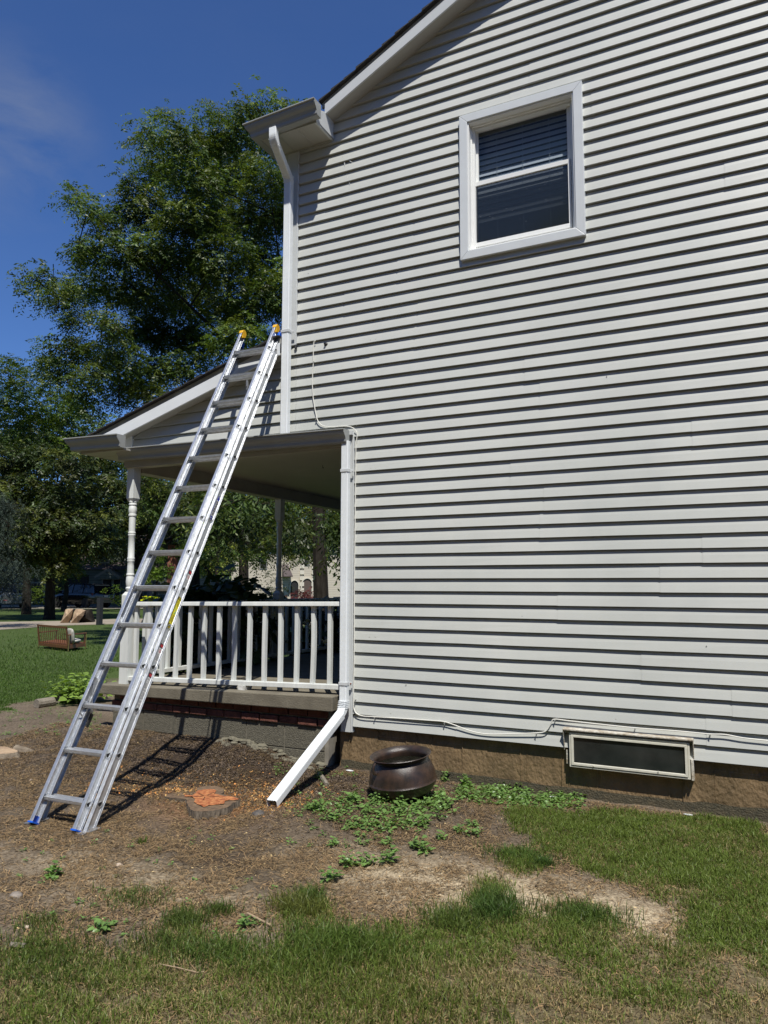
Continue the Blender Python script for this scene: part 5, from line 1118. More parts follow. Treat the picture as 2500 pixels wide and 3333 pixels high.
# hydrangeas: large leaves, in the shade right behind the front railing
for i, (bl, D, lab) in enumerate([([(385,1275,24),(410,1262,20),(430,1290,26),(395,1310,26)], 9.3, 'hydrangea bush with big dark leaves behind the railing, right of the ladder'),
                             ([(455,1262,24),(490,1250,22),(520,1258,20),(480,1290,28),(515,1295,26)], 9.8, 'hydrangea bush with big dark leaves rising above the middle of the porch railing'),
                             ([(560,1290,18),(590,1290,20),(625,1292,18),(660,1298,16),(700,1300,16),(728,1298,14)], 11.5, 'low row of dark hydrangea leaves left of the big trunk')]):
    blobs = []
    for j, (a, b, r) in enumerate(bl):
        p, rr = ob(a, b+22, r, D, J(j+i*7, .5)); blobs.append((p, rr)); blobs.append((p+Vector((0, 0, -.45)), rr*1.25)); blobs.append((p+Vector((.1, .1, -.95)), rr*1.3))
    c = blobs[0][0]; o, P = crown('hydrangea', None, blobs, M['hyd'], seed=51+i, loc=(c.x, c.y, GZ), per_m2=420, spray=.20, nl=5, leaf=(.17,.13), droop=.5, bright=(.4,1.4), yellow=.3, shell=.35); tag(o, lab, 'shrub', 'hydrangea bushes')
# white blossoms dotted through the hydrangeas
bp_ = []
for i in range(26): bp_.append((at(random.uniform(560, 1090), random.uniform(1990, 2170), random.uniform(9.2, 10.5)), .03))
M['petal'] = leafmat('white_petal', (.6,.6,.55), .3)
o, P = crown('blossom', None, bp_, M['petal'], seed=57, per_m2=1, spray=.02, nl=3, leaf=(.03,.03), droop=.1, loc=tuple(at(800, 2100, 9.5))); tag(o, 'scattered white blossoms among the dark leaves behind the railing', 'flowers', kind='stuff')

# ---------------------------------------------------------------- houses across the street
def hx(px, D): return at(px, 1900, D)
def far_wall(mb, p0, p1, z0, z1, mi=0, th=.3):
    d = (p1-p0); d.z = 0; d.normalize(); n = Vector((-d.y, d.x, 0)); v = [Vector((p.x, p.y, 0)) for p in (p0, p1, p1+n*th, p0+n*th)]
    mb.hexa([a+Vector((0,0,z0)) for a in v]+[a+Vector((0,0,z1)) for a in v], mi)
M['gsid'] = bpy.data.materials.new('green_lap_siding')
def lapmat(m, c, sc, dk=.5):
    m.use_nodes = True; t = m.node_tree; b = t.nodes['Principled BSDF']; b.inputs['Roughness'].default_value = .8
    tcn = t.nodes.new('ShaderNodeTexCoord'); w = t.nodes.new('ShaderNodeTexWave'); w.bands_direction = 'Z'; w.wave_profile = 'SAW'; w.inputs['Scale'].default_value = sc; w.inputs['Distortion'].default_value = 0
    r = t.nodes.new('ShaderNodeValToRGB'); r.color_ramp.elements[0].position = .75; r.color_ramp.elements[0].color = (*c, 1); r.color_ramp.elements[1].position = .9; r.color_ramp.elements[1].color = (*[x*dk for x in c], 1)
    t.links.new(tcn.outputs['Object'], w.inputs[0]); t.links.new(w.outputs[0], r.inputs[0]); t.links.new(r.outputs[0], b.inputs['Base Color'])
lapmat(M['gsid'], (.11,.135,.12), 1.6); M['csid'] = bpy.data.materials.new('cream_brick'); lapmat(M['csid'], (.50,.45,.36), 1.3, .72)
M['roofb'] = nmat('brown_roof', (.085,.066,.062), .9, var=.25, scale=3, bump=.4, bscale=20); M['brickfar'] = nmat('far_brick', (.20,.075,.05), .9, col2=(.28,.12,.08), scale=9); M['trimfar'] = nmat('far_trim', (.20,.20,.18), .7); M['quoin'] = nmat('quoin_stone', (.60,.56,.46), .8, var=.1); M['doorfar'] = nmat('far_door', (.09,.065,.05), .7)
def gable(mb, p0, p1, depth, z1, rise, mi=0, over=.4):
    d = (p1-p0); d.z = 0; L = d.length; d.normalize(); n = Vector((-d.y, d.x, 0)); a = Vector((p0.x, p0.y, z1)); 
    A = a-d*over-n*over; B = a+d*(L+over)-n*over; C_ = a+d*(L+over)+n*(depth+over); D_ = a-d*over+n*(depth+over); E1 = a-d*over+n*depth/2+Vector((0,0,rise)); E2 = a+d*(L+over)+n*depth/2+Vector((0,0,rise))
    mb.add([A, B, C_, D_, E1, E2], [(0,1,5,4),(2,3,4,5),(0,4,3),(1,2,5),(0,3,2,1)], mi)
def winf(mb_par, p0, p1, x0, x1, z0, z1, par, trim=True):
    d = (p1-p0); d.z = 0; d.normalize(); n = Vector((-d.y, d.x, 0)); q = lambda x, z, o: Vector((p0.x, p0.y, 0))+d*x-n*o+Vector((0,0,z))
    mb = MB(); 
    for (a, b, c, e) in ((x0-.1, x0, z0-.1, z1+.1), (x1, x1+.1, z0-.1, z1+.1), (x0, x1, z0-.1, z0), (x0, x1, z1, z1+.1)): mb.hexa([q(a,c,0),q(b,c,0),q(b,e,0),q(a,e,0),q(a,c,.06),q(b,c,.06),q(b,e,.06),q(a,e,.06)])
    w = mb.build('window', M['trimfar'], par); mb = MB(); mb.hexa([q(x0,z0,0),q(x1,z0,0),q(x1,z1,0),q(x0,z1,0),q(x0,z0,.03),q(x1,z0,.03),q(x1,z1,.03),q(x0,z1,.03)]); mb.build('pane', M['dark'], w)
# green house at the far left
g0, g1 = hx(-60, 66), hx(108, 64); H = empty('green_house', (g0.x, g0.y, GZ), 'green-grey lap-sided house behind the spruce at the far left', 'house')
mb = MB(); far_wall(mb, g0, g1, GZ, 2.0, th=8); d = (g1-g0); d.z = 0; dn = d.normalized(); nn_ = Vector((-dn.y, dn.x, 0)); a = Vector((g0.x, g0.y, 2.0)); L = d.length
mb.add([a, a+dn*L, a+dn*L*.45+Vector((0,0,2.3)), a+nn_*8, a+dn*L+nn_*8, a+dn*L*.45+nn_*8+Vector((0,0,2.3))], [(0,1,2),(3,5,4)]); mb.build('wall', M['gsid'], H)
mb = MB(); pk = a+dn*L*.45+Vector((0,0,2.35))-nn_*.4
for e0 in (a-dn*.5-Vector((0,0,.2))-nn_*.4, a+dn*(L+.5)-Vector((0,0,.2))-nn_*.4): mb.hexa([e0, pk, pk+nn_*8.8, e0+nn_*8.8, e0+Vector((0,0,.15)), pk+Vector((0,0,.15)), pk+nn_*8.8+Vector((0,0,.15)), e0+nn_*8.8+Vector((0,0,.15))])
mb.build('roof', M['roofb'], H); winf(None, g0, g1, 4.0, 5.0, -1.2, .2, H)
# dark house with the brick column
h0, h1 = hx(232, 64), hx(648, 60); H = empty('dark_house', (h0.x, h0.y, GZ), 'dark lap-sided house with a brown roof and brick column, behind the parked car', 'house')
dh = (h1-h0); dh.z = 0; Lh = dh.length; dn = dh.normalized(); nn_ = Vector((-dn.y, dn.x, 0)); q = lambda x, o, z: Vector((h0.x, h0.y, 0))+dn*x+nn_*o+Vector((0,0,z))
mb = MB(); far_wall(mb, h0, h1, GZ, 1.3, th=9); far_wall(mb, q(1.2,.6,0), q(7.8,.6,0), 1.3, 3.4, th=7); mb.build('wall', M['gsid'], H)
mb = MB(); gable(mb, h0, h1, 9, 1.3, 3.0); mb.build('roof', M['roofb'], H); mb = MB(); gable(mb, q(1.2,.6,0), q(7.8,.6,0), 7, 3.4, 2.4); mb.build('roof', M['roofb'], H)
mb = MB(); far_wall(mb, hx(543, 60.2), hx(570, 60.0), GZ, 3.2, th=.5); far_wall(mb, hx(585, 60), hx(628, 59.4), GZ, 1.5, th=.5); mb.build('brick_column', M['brickfar'], H)
mb = MB(); A = q(2.3,-.9,.55); Bp = q(3.3,-.9,1.15); Cc = q(4.3,-.9,.55)
for a, b in ((A, Bp), (Bp, Cc)): mb.hexa([a, b, b+nn_*1.2, a+nn_*1.2, a+Vector((0,0,.22)), b+Vector((0,0,.22)), b+nn_*1.2+Vector((0,0,.22)), a+nn_*1.2+Vector((0,0,.22))])
mb.build('entry_gable', M['trimfar'], H); mb = MB(); mb.add([A, Bp, Cc], [(0,1,2)]); o = mb.build('entry_face', M['gsid'], H, fix=False); s_ = o.modifiers.new('t', 'SOLIDIFY'); s_.thickness = .05
mb = MB(); far_wall(mb, q(-.6,-.05,0), q(1.4,-.05,0), GZ, .9, th=.1); mb.build('garage_opening', M['dark'], H)
for x0, x1, z0, z1 in ((2.6,3.3,-1.0,.5),(3.5,4.0,-1.0,.5),(2.2,3.0,1.9,2.9),(4.4,5.2,1.9,2.9),(7.9,8.8,-.6,.9)): winf(None, h0, h1, x0, x1, z0, z1, H)
for x in (5.0, 5.9, 6.6):
    mb = MB(); mb.box(q(x,-1.1,GZ), q(x+.22,-1.1,GZ)+Vector((.1,.2,2.1))); mb.build('porch_column', M['trimfar'], H)
# pale brick house with arches
w0, w1 = hx(735, 78), hx(1110, 80); H = empty('pale_brick_house', (w0.x, w0.y, GZ), 'pale cream brick house with arched openings, seen through the porch', 'house')
dh = (w1-w0); dh.z = 0; Lw = dh.length; dn = dh.normalized(); nn_ = Vector((-dn.y, dn.x, 0)); q = lambda x, o, z: Vector((w0.x, w0.y, 0))+dn*x+nn_*o+Vector((0,0,z))
mb = MB(); far_wall(mb, w0, w1, GZ, 4.0, th=9); mb.build('wall', M['csid'], H); mb = MB(); gable(mb, w0, w1, 9, 4.0, 3); mb.build('roof', M['roofb'], H)
def xw(px): p = hx(px, 78.6); return (Vector((p.x, p.y, 0))-Vector((w0.x, w0.y, 0))).dot(dn)
mb = MB(); xa, xb = xw(972), xw(1020)
for i in range(9):
    z = -1.2+i*.62
    for xx_, w_ in ((xw(978), .45), (xw(1018), .28)): mb.box(q(xx_, -.12, z), q(xx_+w_, .05, z+.42)) if False else mb.hexa([q(xx_,-.12,z),q(xx_+w_,-.12,z),q(xx_+w_,.02,z),q(xx_,.02,z),q(xx_,-.12,z+.42),q(xx_+w_,-.12,z+.42),q(xx_+w_,.02,z+.42),q(xx_,.02,z+.42)])
mb.build('quoins', M['quoin'], H)
def arch(cx, w, zt, sill, inner, name):
    n = 14; P = [(cx-w, sill)]+[(cx-w*math.cos(math.pi*i/n), zt+w*1.25*math.sin(math.pi*i/n)) for i in range(n+1)]+[(cx+w, sill)]
    mb = MB(); m = len(P); Q = [(cx+(x-cx)*1.22, z+(z-zt)*.18 if z > zt else z) for x, z in P]
    mb.add([q(x,-.14,z) for x, z in Q]+[q(x,-.14,z) for x, z in P]+[q(x,0,z) for x, z in Q], [(i, i+1, m+i+1, m+i) for i in range(m-1)]+[(i, i+1, 2*m+i+1, 2*m+i) for i in range(m-1)]); a = mb.build(name, M['quoin'], H, fix=False)
    mb = MB(); mb.add([q(x,-.03,z) for x, z in P], [tuple(range(m))]); mb.build('opening', inner, a, fix=False)
arch(xw(960), .42, .1, GZ, M['dark'], 'arched_window'); arch(xw(1003), .55, .15, GZ, M['doorfar'], 'arched_doorway')
mb = MB(); mb.hexa([q(xw(918),-1.2,1.0),q(xw(948),-1.2,1.0),q(xw(948),0,1.0),q(xw(918),0,1.0),q(xw(918),-1.2,1.1),q(xw(948),-1.2,1.1),q(xw(938),0,2.3),q(xw(918),0,2.3)]); mb.build('low_roof', M['roofb'], H)
winf(None, w0, w1, xw(846), xw(865), 1.9, 3.2, H); winf(None, w0, w1, xw(992), xw(1008), 2.3, 3.6, H)

# ---------------------------------------------------------------- parked cars
def car(label, c, az, paint, Lc=4.65, Wc=1.9, Hc=1.68, seed=0):
    root = empty('parked_car', (c.x, c.y, GZ), label, 'car', 'parked cars across the street'); f = Vector((math.cos(az), math.sin(az), 0)); s = Vector((-f.y, f.x, 0))
    def P(x, y, z): return Vector((c.x, c.y, GZ))+f*x+s*y+Vector((0,0,z))
    # lower body: sections along the length (x, halfwidth, zbottom, zbelt)
    sec = [(-2.32,.72,.50,.95),(-2.27,.86,.34,1.02),(-1.9,.93,.28,1.06),(-.9,.95,.25,1.05),(.5,.95,.25,1.02),(1.3,.94,.26,.98),(1.9,.90,.28,.90),(2.2,.80,.33,.78),(2.32,.62,.45,.66)]
    mb = MB(); n = 10
    for x, w, zb, zt in sec:
        pr = [(-w*.9, zb), (-w, zb+.14), (-w, zt-.12), (-w*.95, zt-.02), (-w*.8, zt+.02), (w*.8, zt+.02), (w*.95, zt-.02), (w, zt-.12), (w, zb+.14), (w*.9, zb)]
        mb.v += [tuple(P(x, y, z)) for y, z in pr]
    k = len(sec); fs = [(i*n+j, i*n+(j+1) % n, (i+1)*n+(j+1) % n, (i+1)*n+j) for i in range(k-1) for j in range(n)]+[tuple(range(n)), tuple(range((k-1)*n, k*n))]
    mb.f += fs; mb.m += [0]*len(fs)
    # roof skin
    top_ = [(-1.95,.68,Hc-.10),(-1.6,.72,Hc-.02),(-.4,.74,Hc),(.35,.70,Hc-.05)]
    for i in range(len(top_)-1):
        (xa, wa, za), (xb, wb, zb_) = top_[i], top_[i+1]; mb.hexa([P(xa,-wa,za-.05),P(xb,-wb,zb_-.05),P(xb,wb,zb_-.05),P(xa,wa,za-.05),P(xa,-wa*.92,za),P(xb,-wb*.92,zb_),P(xb,wb*.92,zb_),P(xa,wa*.92,za)])
    # pillars
    for sg in (-1, 1):
        for (x0, x1, xt0, xt1) in ((-2.25,-2.05,-1.97,-1.80),(-1.05,-.95,-1.0,-.92),(.02,.10,.02,.10),(1.18,1.28,.30,.38)):
            mb.hexa([P(x0,sg*.90,1.02),P(x1,sg*.90,1.02),P(x1,sg*.84,1.02),P(x0,sg*.84,1.02),P(xt0,sg*.72,Hc-.06),P(xt1,sg*.72,Hc-.06),P(xt1,sg*.66,Hc-.06),P(xt0,sg*.66,Hc-.06)])
    body = mb.build('body', paint, root, smooth=True)
    mb = MB(); mb.hexa([P(-2.2,-.86,1.0),P(1.25,-.86,1.0),P(1.25,.86,1.0),P(-2.2,.86,1.0),P(-1.90,-.68,Hc-.07),P(.35,-.68,Hc-.07),P(.35,.68,Hc-.07),P(-1.90,.68,Hc-.07)])
    mb.build('window_glass', M['carglass'], root)
    for x in (-1.42, 1.42):
        for sg in (-1, 1):
            mb = MB(); ax = Matrix((f, s, Vector((0,0,1)))).transposed(); rot = ax@Matrix.Rotation(R(90), 3, 'X')
            mb.lathe([(.20,-.11),(.33,-.11),(.35,-.08),(.35,.08),(.33,.11),(.20,.11)], P(x, sg*.86, .35), 20, axis=rot); wh = mb.build('wheel', M['tyre'], root)
            mb = MB(); mb.lathe([(.02,-.10),(.21,-.09),(.21,.09),(.02,.10)], P(x, sg*.86, .35), 12, axis=rot); mb.build('rim', M['alu2'], wh)
    for sg in (-1, 1):
        mb = MB(); mb.hexa([P(-2.30,sg*.55,.86),P(-2.10,sg*.93,.86),P(-2.00,sg*.93,.88),P(-2.2,sg*.5,.88),P(-2.29,sg*.55,1.0),P(-2.10,sg*.925,1.02),P(-2.0,sg*.925,1.02),P(-2.2,sg*.5,1.0)]); mb.build('tail_light', M['tail'], root)
        mb = MB(); mb.hexa([P(-2.345,sg*.5,.50),P(-2.345,sg*.72,.50),P(-2.28,sg*.72,.50),P(-2.28,sg*.5,.50),P(-2.345,sg*.5,.58),P(-2.345,sg*.72,.58),P(-2.28,sg*.72,.58),P(-2.28,sg*.5,.58)]); mb.build('reflector', M['reflect'], root)
        mb = MB(); mb.hexa([P(.95,sg*.93,1.02),P(1.10,sg*.93,1.02),P(1.10,sg*1.10,1.04),P(.95,sg*1.10,1.04),P(.95,sg*.93,1.14),P(1.08,sg*.93,1.14),P(1.08,sg*1.10,1.16),P(.95,sg*1.10,1.16)]); mb.build('mirror', paint, root)
    mb = MB(); mb.hexa([P(-2.36,-.16,.76),P(-2.36,.16,.76),P(-2.28,.16,.76),P(-2.28,-.16,.76),P(-2.36,-.16,.88),P(-2.36,.16,.88),P(-2.28,.16,.88),P(-2.28,-.16,.88)]); mb.build('licence_plate', M['plate'], root)
    mb = MB(); mb.hexa([P(-2.37,-.8,.36),P(-2.37,.8,.36),P(-2.2,.88,.36),P(-2.2,-.88,.36),P(-2.37,-.8,.56),P(-2.37,.8,.56),P(-2.2,.9,.56),P(-2.2,-.9,.56)]); mb.build('bumper', paint, root)
M['carglass'] = nmat('car_glass', (.01,.012,.015), .06); M['tyre'] = nmat('tyre_rubber', (.015,.015,.015), .85); M['tail'] = nmat('tail_lamp', (.09,.012,.015), .25); M['reflect'] = nmat('red_reflector', (.6,.09,.10), .3); M['plate'] = nmat('plate_white', (.35,.36,.38), .5)
car('black SUV parked on the driveway in the shade, behind the pale split stump', at(270, 1900, 56.5), R(178), nmat('black_paint', (.004,.004,.006), .18, coat=.5))
car('silver grey SUV seen from behind at the left edge', at(38, 1900, 57), R(150), nmat('silver_paint', (.14,.16,.17), .28, metal=.5, coat=.5))

# split stump sections, post and lamp beside the street
A = onG(246, 2033); big = empty('split_stump', (A.x, A.y, GZ), 'big tree stump split open with pale inner faces at the far edge of the lawn', 'stump')
def prism(name, pts, th, mat, D=33.0):
    n = len(pts); F0 = [at(a, b, D) for a, b in pts]; F0 = [Vector((p.x, p.y, max(p.z, GZ-.05))) for p in F0]; back = Vector((-.68, .73, 0))*th; bulge = sum(F0, Vector())/n-back*.35
    mb = MB(); mb.add(F0+[p+back for p in F0]+[bulge], [(i, (i+1) % n, 2*n) for i in range(n)]+[tuple(range(n, 2*n))]+[(i, (i+1) % n, n+(i+1) % n, n+i) for i in range(n)]); mb.build(name, mat, big)
prism('pale_section', [(191,2033),(201,2018),(208,2000),(213,1984),(225,1982),(237,1983),(234,2000),(229,2014),(219,2033)], .5, M['palewood'])
prism('pale_section', [(227,2032),(236,2012),(241,1992),(246,1983),(262,1983),(276,1988),(271,2004),(259,2018),(252,2032)], .5, M['palewood'], 32.8)
prism('bark', [(230,2036),(246,2010),(262,1996),(275,1985),(292,1984),(298,2003),(302,2020),(310,2036)], .9, M['darkbark'] if 'darkbark' in M else M['treebark'], 33.3)
A = onG(323, 2034); mb = MB(); d = .085; mb.box((A.x-d, A.y-d, GZ-.1), (A.x+d, A.y+d, GZ+1.05)); tag(mb.build('gate_post', M['black'], None, loc=(A.x, A.y, GZ)), 'square black post at the lawn edge right of the split stump', 'post')

# ---------------------------------------------------------------- grass, mulch, weeds
def blades(name, X, Y, h, w, col, mat, lean=.5, label=None):
    n = len(X); g = np.random.default_rng(len(X)); Z = gz(X, Y)-.004; a = g.uniform(0, 2*np.pi, n); b = g.uniform(0, 2*np.pi, n); ln = lean*h*g.random(n)**.7
    dx, dy = np.cos(b)*ln, np.sin(b)*ln; wx, wy = np.cos(a)*w/2, np.sin(a)*w/2; z = np.zeros(n)
    p0 = np.stack([X, Y, Z], 1); W = np.stack([wx, wy, z], 1); m = p0+np.stack([dx*.35, dy*.35, h*.6], 1); t = p0+np.stack([dx, dy, h*np.sqrt(np.clip(1-(ln/h*.8)**2, .1, 1))], 1)
    V = np.concatenate([np.stack([p0-W, p0+W, m+W*.8, m-W*.8], 1), np.stack([m-W*.8, m+W*.8, t+W*.12, t-W*.12], 1)]); C2 = np.concatenate([col*.8, col])
    o = soup(name, V, mat, C2); return tag(o, label[0], label[1], kind='stuff')
g = np.random.default_rng(77)
def scatter(poly, n, x0, x1, y0, y1, jit=.12):
    X = g.uniform(x0, x1, n); Y = g.uniform(y0, y1, n); k = jit_inside(poly, X+g.normal(size=n)*.035, Y+g.normal(size=n)*.035, jit); return X[k], Y[k]
def clump(X, Y, s=0): return fbm(X*2.2, Y*2.2, 61+s), fbm(X*9, Y*9, 67+s)
X, Y = scatter(GRASS, 640000, -3.9, 1.6, 1.35, 5.5)
c1_, c2_ = clump(X, Y); keep = g.random(len(X)) < np.clip((c2_-.22)*2.6+(c1_-.40)*1.5+.5*(Y > 3.55), .10, 1); X, Y, c1_, c2_ = X[keep], Y[keep], c1_[keep], c2_[keep]
n = len(X); dry = g.random(n) < np.clip(.46+1.9*(.47-c1_)+.24*(Y < 2.9)-.42*(Y > 3.5)*(X > -1.9), .05, .9)
h = g.uniform(.016, .046, n)*(.6+.9*c2_)*np.where(dry, .75, 1); col = np.where(dry[:, None], np.array([2.7,1.75,3.6]), np.array([1.12,1.2,.95]))*g.uniform(.6, 1.35, n)[:, None]
blades('grass', X, Y, h, g.uniform(.0026, .0048, n), col, M['grass'], .95, ('short grass with dry straw patches in the foreground', 'grass'))
# taller tufts standing in the soil
TX, TY, TC, TH_ = [], [], [], []
def tuft(px, py, r, n, h=.09, c=(.8,1,.8)):
    p = onG(px, py); a = g.normal(size=(n, 2))*r; TX.append(p.x+a[:, 0]); TY.append(p.y+a[:, 1]*.7); TH_.append(h*g.uniform(.4, 1.1, n)); TC.append(np.array(c)[None]*g.uniform(.5, 1.3, n)[:, None])
for px, py, r, n_, h_, c_ in [(600,3000,.055,600,.07,(.75,.85,.75)),(715,2965,.045,350,.06,(.7,.8,.7)),(980,2960,.075,900,.085,(1.2,1.05,1.0)),(1010,2930,.05,400,.08,(.7,.9,.7)),(430,2930,.10,600,.05,(.9,1.0,1.0)),(140,3010,.06,260,.06,(1,1,1)),(720,3110,.1,900,.07,(.8,1,.8)),(1060,3080,.12,1300,.08,(.85,1.05,.8)),(1200,3100,.12,1200,.08,(.9,1.05,.8)),(960,3160,.12,1200,.07,(.85,1,.7)),(1620,2950,.07,500,.10,(.7,.9,.8)),(1600,2990,.06,500,.10,(.6,.85,.75)),(1915,2990,.09,650,.075,(.7,.9,.75)),(1860,3010,.09,500,.06,(.75,.9,.75)),(1480,3010,.09,700,.08,(.8,.9,.8)),(1690,2795,.09,800,.06,(.7,.95,.7)),(1770,2820,.03,300,.06,(.45,.7,.5)),(460,2745,.02,60,.05,(.8,1,.6)),(90,3130,.2,1200,.06,(.7,.85,.7)),(250,3160,.2,900,.055,(.8,.85,.75)),(1120,3230,.2,1300,.075,(1.2,1.2,1)),(1350,3290,.2,1300,.075,(1.1,1.1,.9)),(560,3080,.1,600,.07,(.7,.8,.7))]:
    tuft(px, py, r, n_, h_, c_)
X = np.concatenate(TX); Y = np.concatenate(TY); h = np.concatenate(TH_); n = len(X)
blades('grass_tufts', X, Y, h, g.uniform(.0025, .0045, n), np.concatenate(TC), M['grass'], .9, ('longer green grass tufts around the edge of the bare soil', 'grass'))
# far lawn
nl_ = 170000; X = -3.5-np.abs(g.exponential(4.5, nl_))*1.0; Y = 5.6+g.exponential(4.0, nl_); k = jit_inside(LAWN, X, Y, .25); X, Y = X[k], Y[k]; n = len(X); dd_ = np.hypot(X, Y)
cc = fbm(X*.8, Y*.8, 71); col = np.array([.70,.98,.72])[None]*(g.uniform(.6, 1.3, n)*(.7+.6*cc))[:, None]
blades('lawn', X, Y, g.uniform(.022, .045, n)*np.clip(dd_/12, .8, 1.6), .004*np.clip(dd_/6, 1, 4), col, M['grass'], .6, ('even green lawn between the bed and the street', 'grass'))
# straw, needles and twigs lying on the soil
def litter(name, X, Y, ln, w, col, mat, label, zoff=.004, tilt=.25):
    n = len(X); Z = gz(X, Y)+zoff*g.random(n)*2; a = g.uniform(0, np.pi, n); d = np.stack([np.cos(a), np.sin(a), g.normal(size=n)*tilt], 1)*ln[:, None]/2; s = np.stack([-np.sin(a), np.cos(a), g.normal(size=n)*tilt], 1)*w[:, None]/2
    p = np.stack([X, Y, Z+.002], 1); bend = s*g.normal(size=(n, 1))*3*(ln/np.maximum(w, 1e-4)*.06)[:, None]
    V = np.concatenate([np.stack([p-d-s, p-s+bend, p+s+bend, p-d+s], 1), np.stack([p-s+bend, p+d-s, p+d+s, p+s+bend], 1)]); C2 = np.concatenate([col, col]); o = soup(name, V, mat, C2); return tag(o, label[0], label[1], kind='stuff')
N_ = 420000; X = g.uniform(-6.5, .8, N_); Y = g.uniform(1.7, 5.5, N_)
k = (~jit_inside(GRASS, X, Y, .1)) & (~jit_inside(LAWN, X, Y, .2)) | (g.random(N_) < .40); X, Y = X[k], Y[k]
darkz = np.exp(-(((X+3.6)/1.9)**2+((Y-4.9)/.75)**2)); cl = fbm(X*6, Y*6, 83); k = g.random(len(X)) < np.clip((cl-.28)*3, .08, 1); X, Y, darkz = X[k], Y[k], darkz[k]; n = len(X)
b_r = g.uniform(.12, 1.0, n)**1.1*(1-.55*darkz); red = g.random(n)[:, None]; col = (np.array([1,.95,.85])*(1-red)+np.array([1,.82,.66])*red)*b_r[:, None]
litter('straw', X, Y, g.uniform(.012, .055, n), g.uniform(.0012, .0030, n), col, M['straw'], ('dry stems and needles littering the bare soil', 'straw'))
N_ = 42000; X = g.normal(-3.9, 1.2, N_); Y = g.normal(4.95, .42, N_); k = (~jit_inside(GRASS, X, Y)) & (fbm(X*5, Y*5, 91) > .40) & (Y < 5.47) & (X > -6.5); X, Y = X[k], Y[k]; n = len(X)
col = np.array([.24,.29,.50])[None]*g.uniform(.2, 1.3, n)[:, None]; litter('mulch', X, Y, g.uniform(.006, .022, n), g.uniform(.002, .006, n), col, M['chip'], ('dark shredded mulch below the porch wall', 'mulch'), .006, .45)
CH = []
for cx, cy, sx_, sy_, nn2 in [(STUMP.x+.25, STUMP.y+.25, .22, .14, 2600), (STUMP.x+.45, STUMP.y+.05, .15, .18, 1600), (STUMP.x-.45, STUMP.y-.05, .28, .12, 1400), (STUMP.x-.7, STUMP.y+.1, .3, .25, 900), (STUMP.x+.0, STUMP.y+.45, .45, .15, 900)]:
    CH.append(np.stack([g.normal(cx, sx_, nn2), g.normal(cy, sy_, nn2)], 1))
CH = np.concatenate(CH)[::2]; n = len(CH); yv = g.random(n)[:, None]; col = (np.array([1.15,1.25,1.1])*yv+np.array([1.0,.62,.35])*(1-yv))*g.uniform(.35, 1.15, n)[:, None]
litter('wood_chips', CH[:, 0], CH[:, 1], g.uniform(.006, .018, n), g.uniform(.004, .010, n), col, M['chip'], ('yellow and orange wood chips scattered around the stump', 'wood chips'), .004, .4)
# pale specks over the soil
n = 5000; X = g.uniform(-6, .4, n); Y = g.uniform(2.2, 5.4, n); k = ~jit_inside(GRASS, X, Y, .1); X, Y = X[k], Y[k]; n = len(X)
litter('bark_crumbs', X, Y, g.uniform(.004, .014, n), g.uniform(.003, .008, n), np.array([1.1,1.35,1.6])[None]*g.uniform(.2, 1.0, n)[:, None], M['chip'], ('pale crumbs of bark and grit on the soil', 'grit'), .004, .3)

# leafy weeds: each plant is a short stem with opposite pairs of toothed leaves
def plant_faces(c, size, g_, nlev=4, ll=.035):
    V = []; C_ = []; lean = g_.normal(size=2)*.25
    for k in range(nlev):
        hgt = size*(k+.6)/nlev; base = np.array([c[0]+lean[0]*hgt, c[1]+lean[1]*hgt, c[2]+hgt]); a0 = g_.uniform(0, np.pi)+k*1.57
        for q in range(2 if k else 3):
            a = a0+q*(np.pi if k else 2.1)+g_.normal()*.3; L = ll*g_.uniform(.7, 1.25)*(1-.35*k/nlev); W = L*.8; up = g_.uniform(-.15, .55)
            d = np.array([math.cos(a), math.sin(a), up]); d /= np.linalg.norm(d); s = np.array([-math.sin(a), math.cos(a), g_.normal()*.25]); nn = np.cross(d, s); p = base+d*L*.35
            b = np.array([.95,1,.9])*g_.uniform(.65, 1.3)
            m0, m1, m2 = p, p+d*L*.5-nn*L*.03, p+d*L+nn*(-L*.12)
            for sg in (1, -1):
                V.append([m0, p+d*L*.18+s*sg*W*.45+nn*L*.10, p+d*L*.55+s*sg*W*.40+nn*L*.08, m1]); V.append([m1, p+d*L*.55+s*sg*W*.40+nn*L*.08, p+d*L*.8+s*sg*W*.2, m2]); C_ += [b, b]
        V.append([base-np.array([.0012, 0, hgt/(k+1)]), base+np.array([.0012, 0, -hgt/(k+1)]), base+np.array([.001, 0, 0]), base-np.array([.001, 0, 0])]); C_.append(np.array([.7,.75,.6]))
    return V, C_
def weeds(name, pts, label, cat, kind=None, group=None, mat=None, seed=1):
    V, C_ = [], []; g_ = np.random.default_rng(seed)
    for px, py, sz, ll in pts:
        p = onG(px, py); z = float(gz(p.x, p.y)); v, c = plant_faces((p.x, p.y, z), sz, g_, max(2, int(sz/.022)), ll); V += v; C_ += c
    p = onG(*pts[0][:2]); o = soup(name, np.array(V), mat or M['weed'], np.array(C_), loc=(p.x, p.y, GZ)); return tag(o, label, cat, group, kind)
PATCH = [((1100,2600),(1500,2700),120,.07),((1060,2640),(1160,2700),26,.06),((1180,2600),(1350,2700),46,.075),((1330,2580),(1480,2680),60,.09),((1310,2620),(1400,2650),20,.09)]
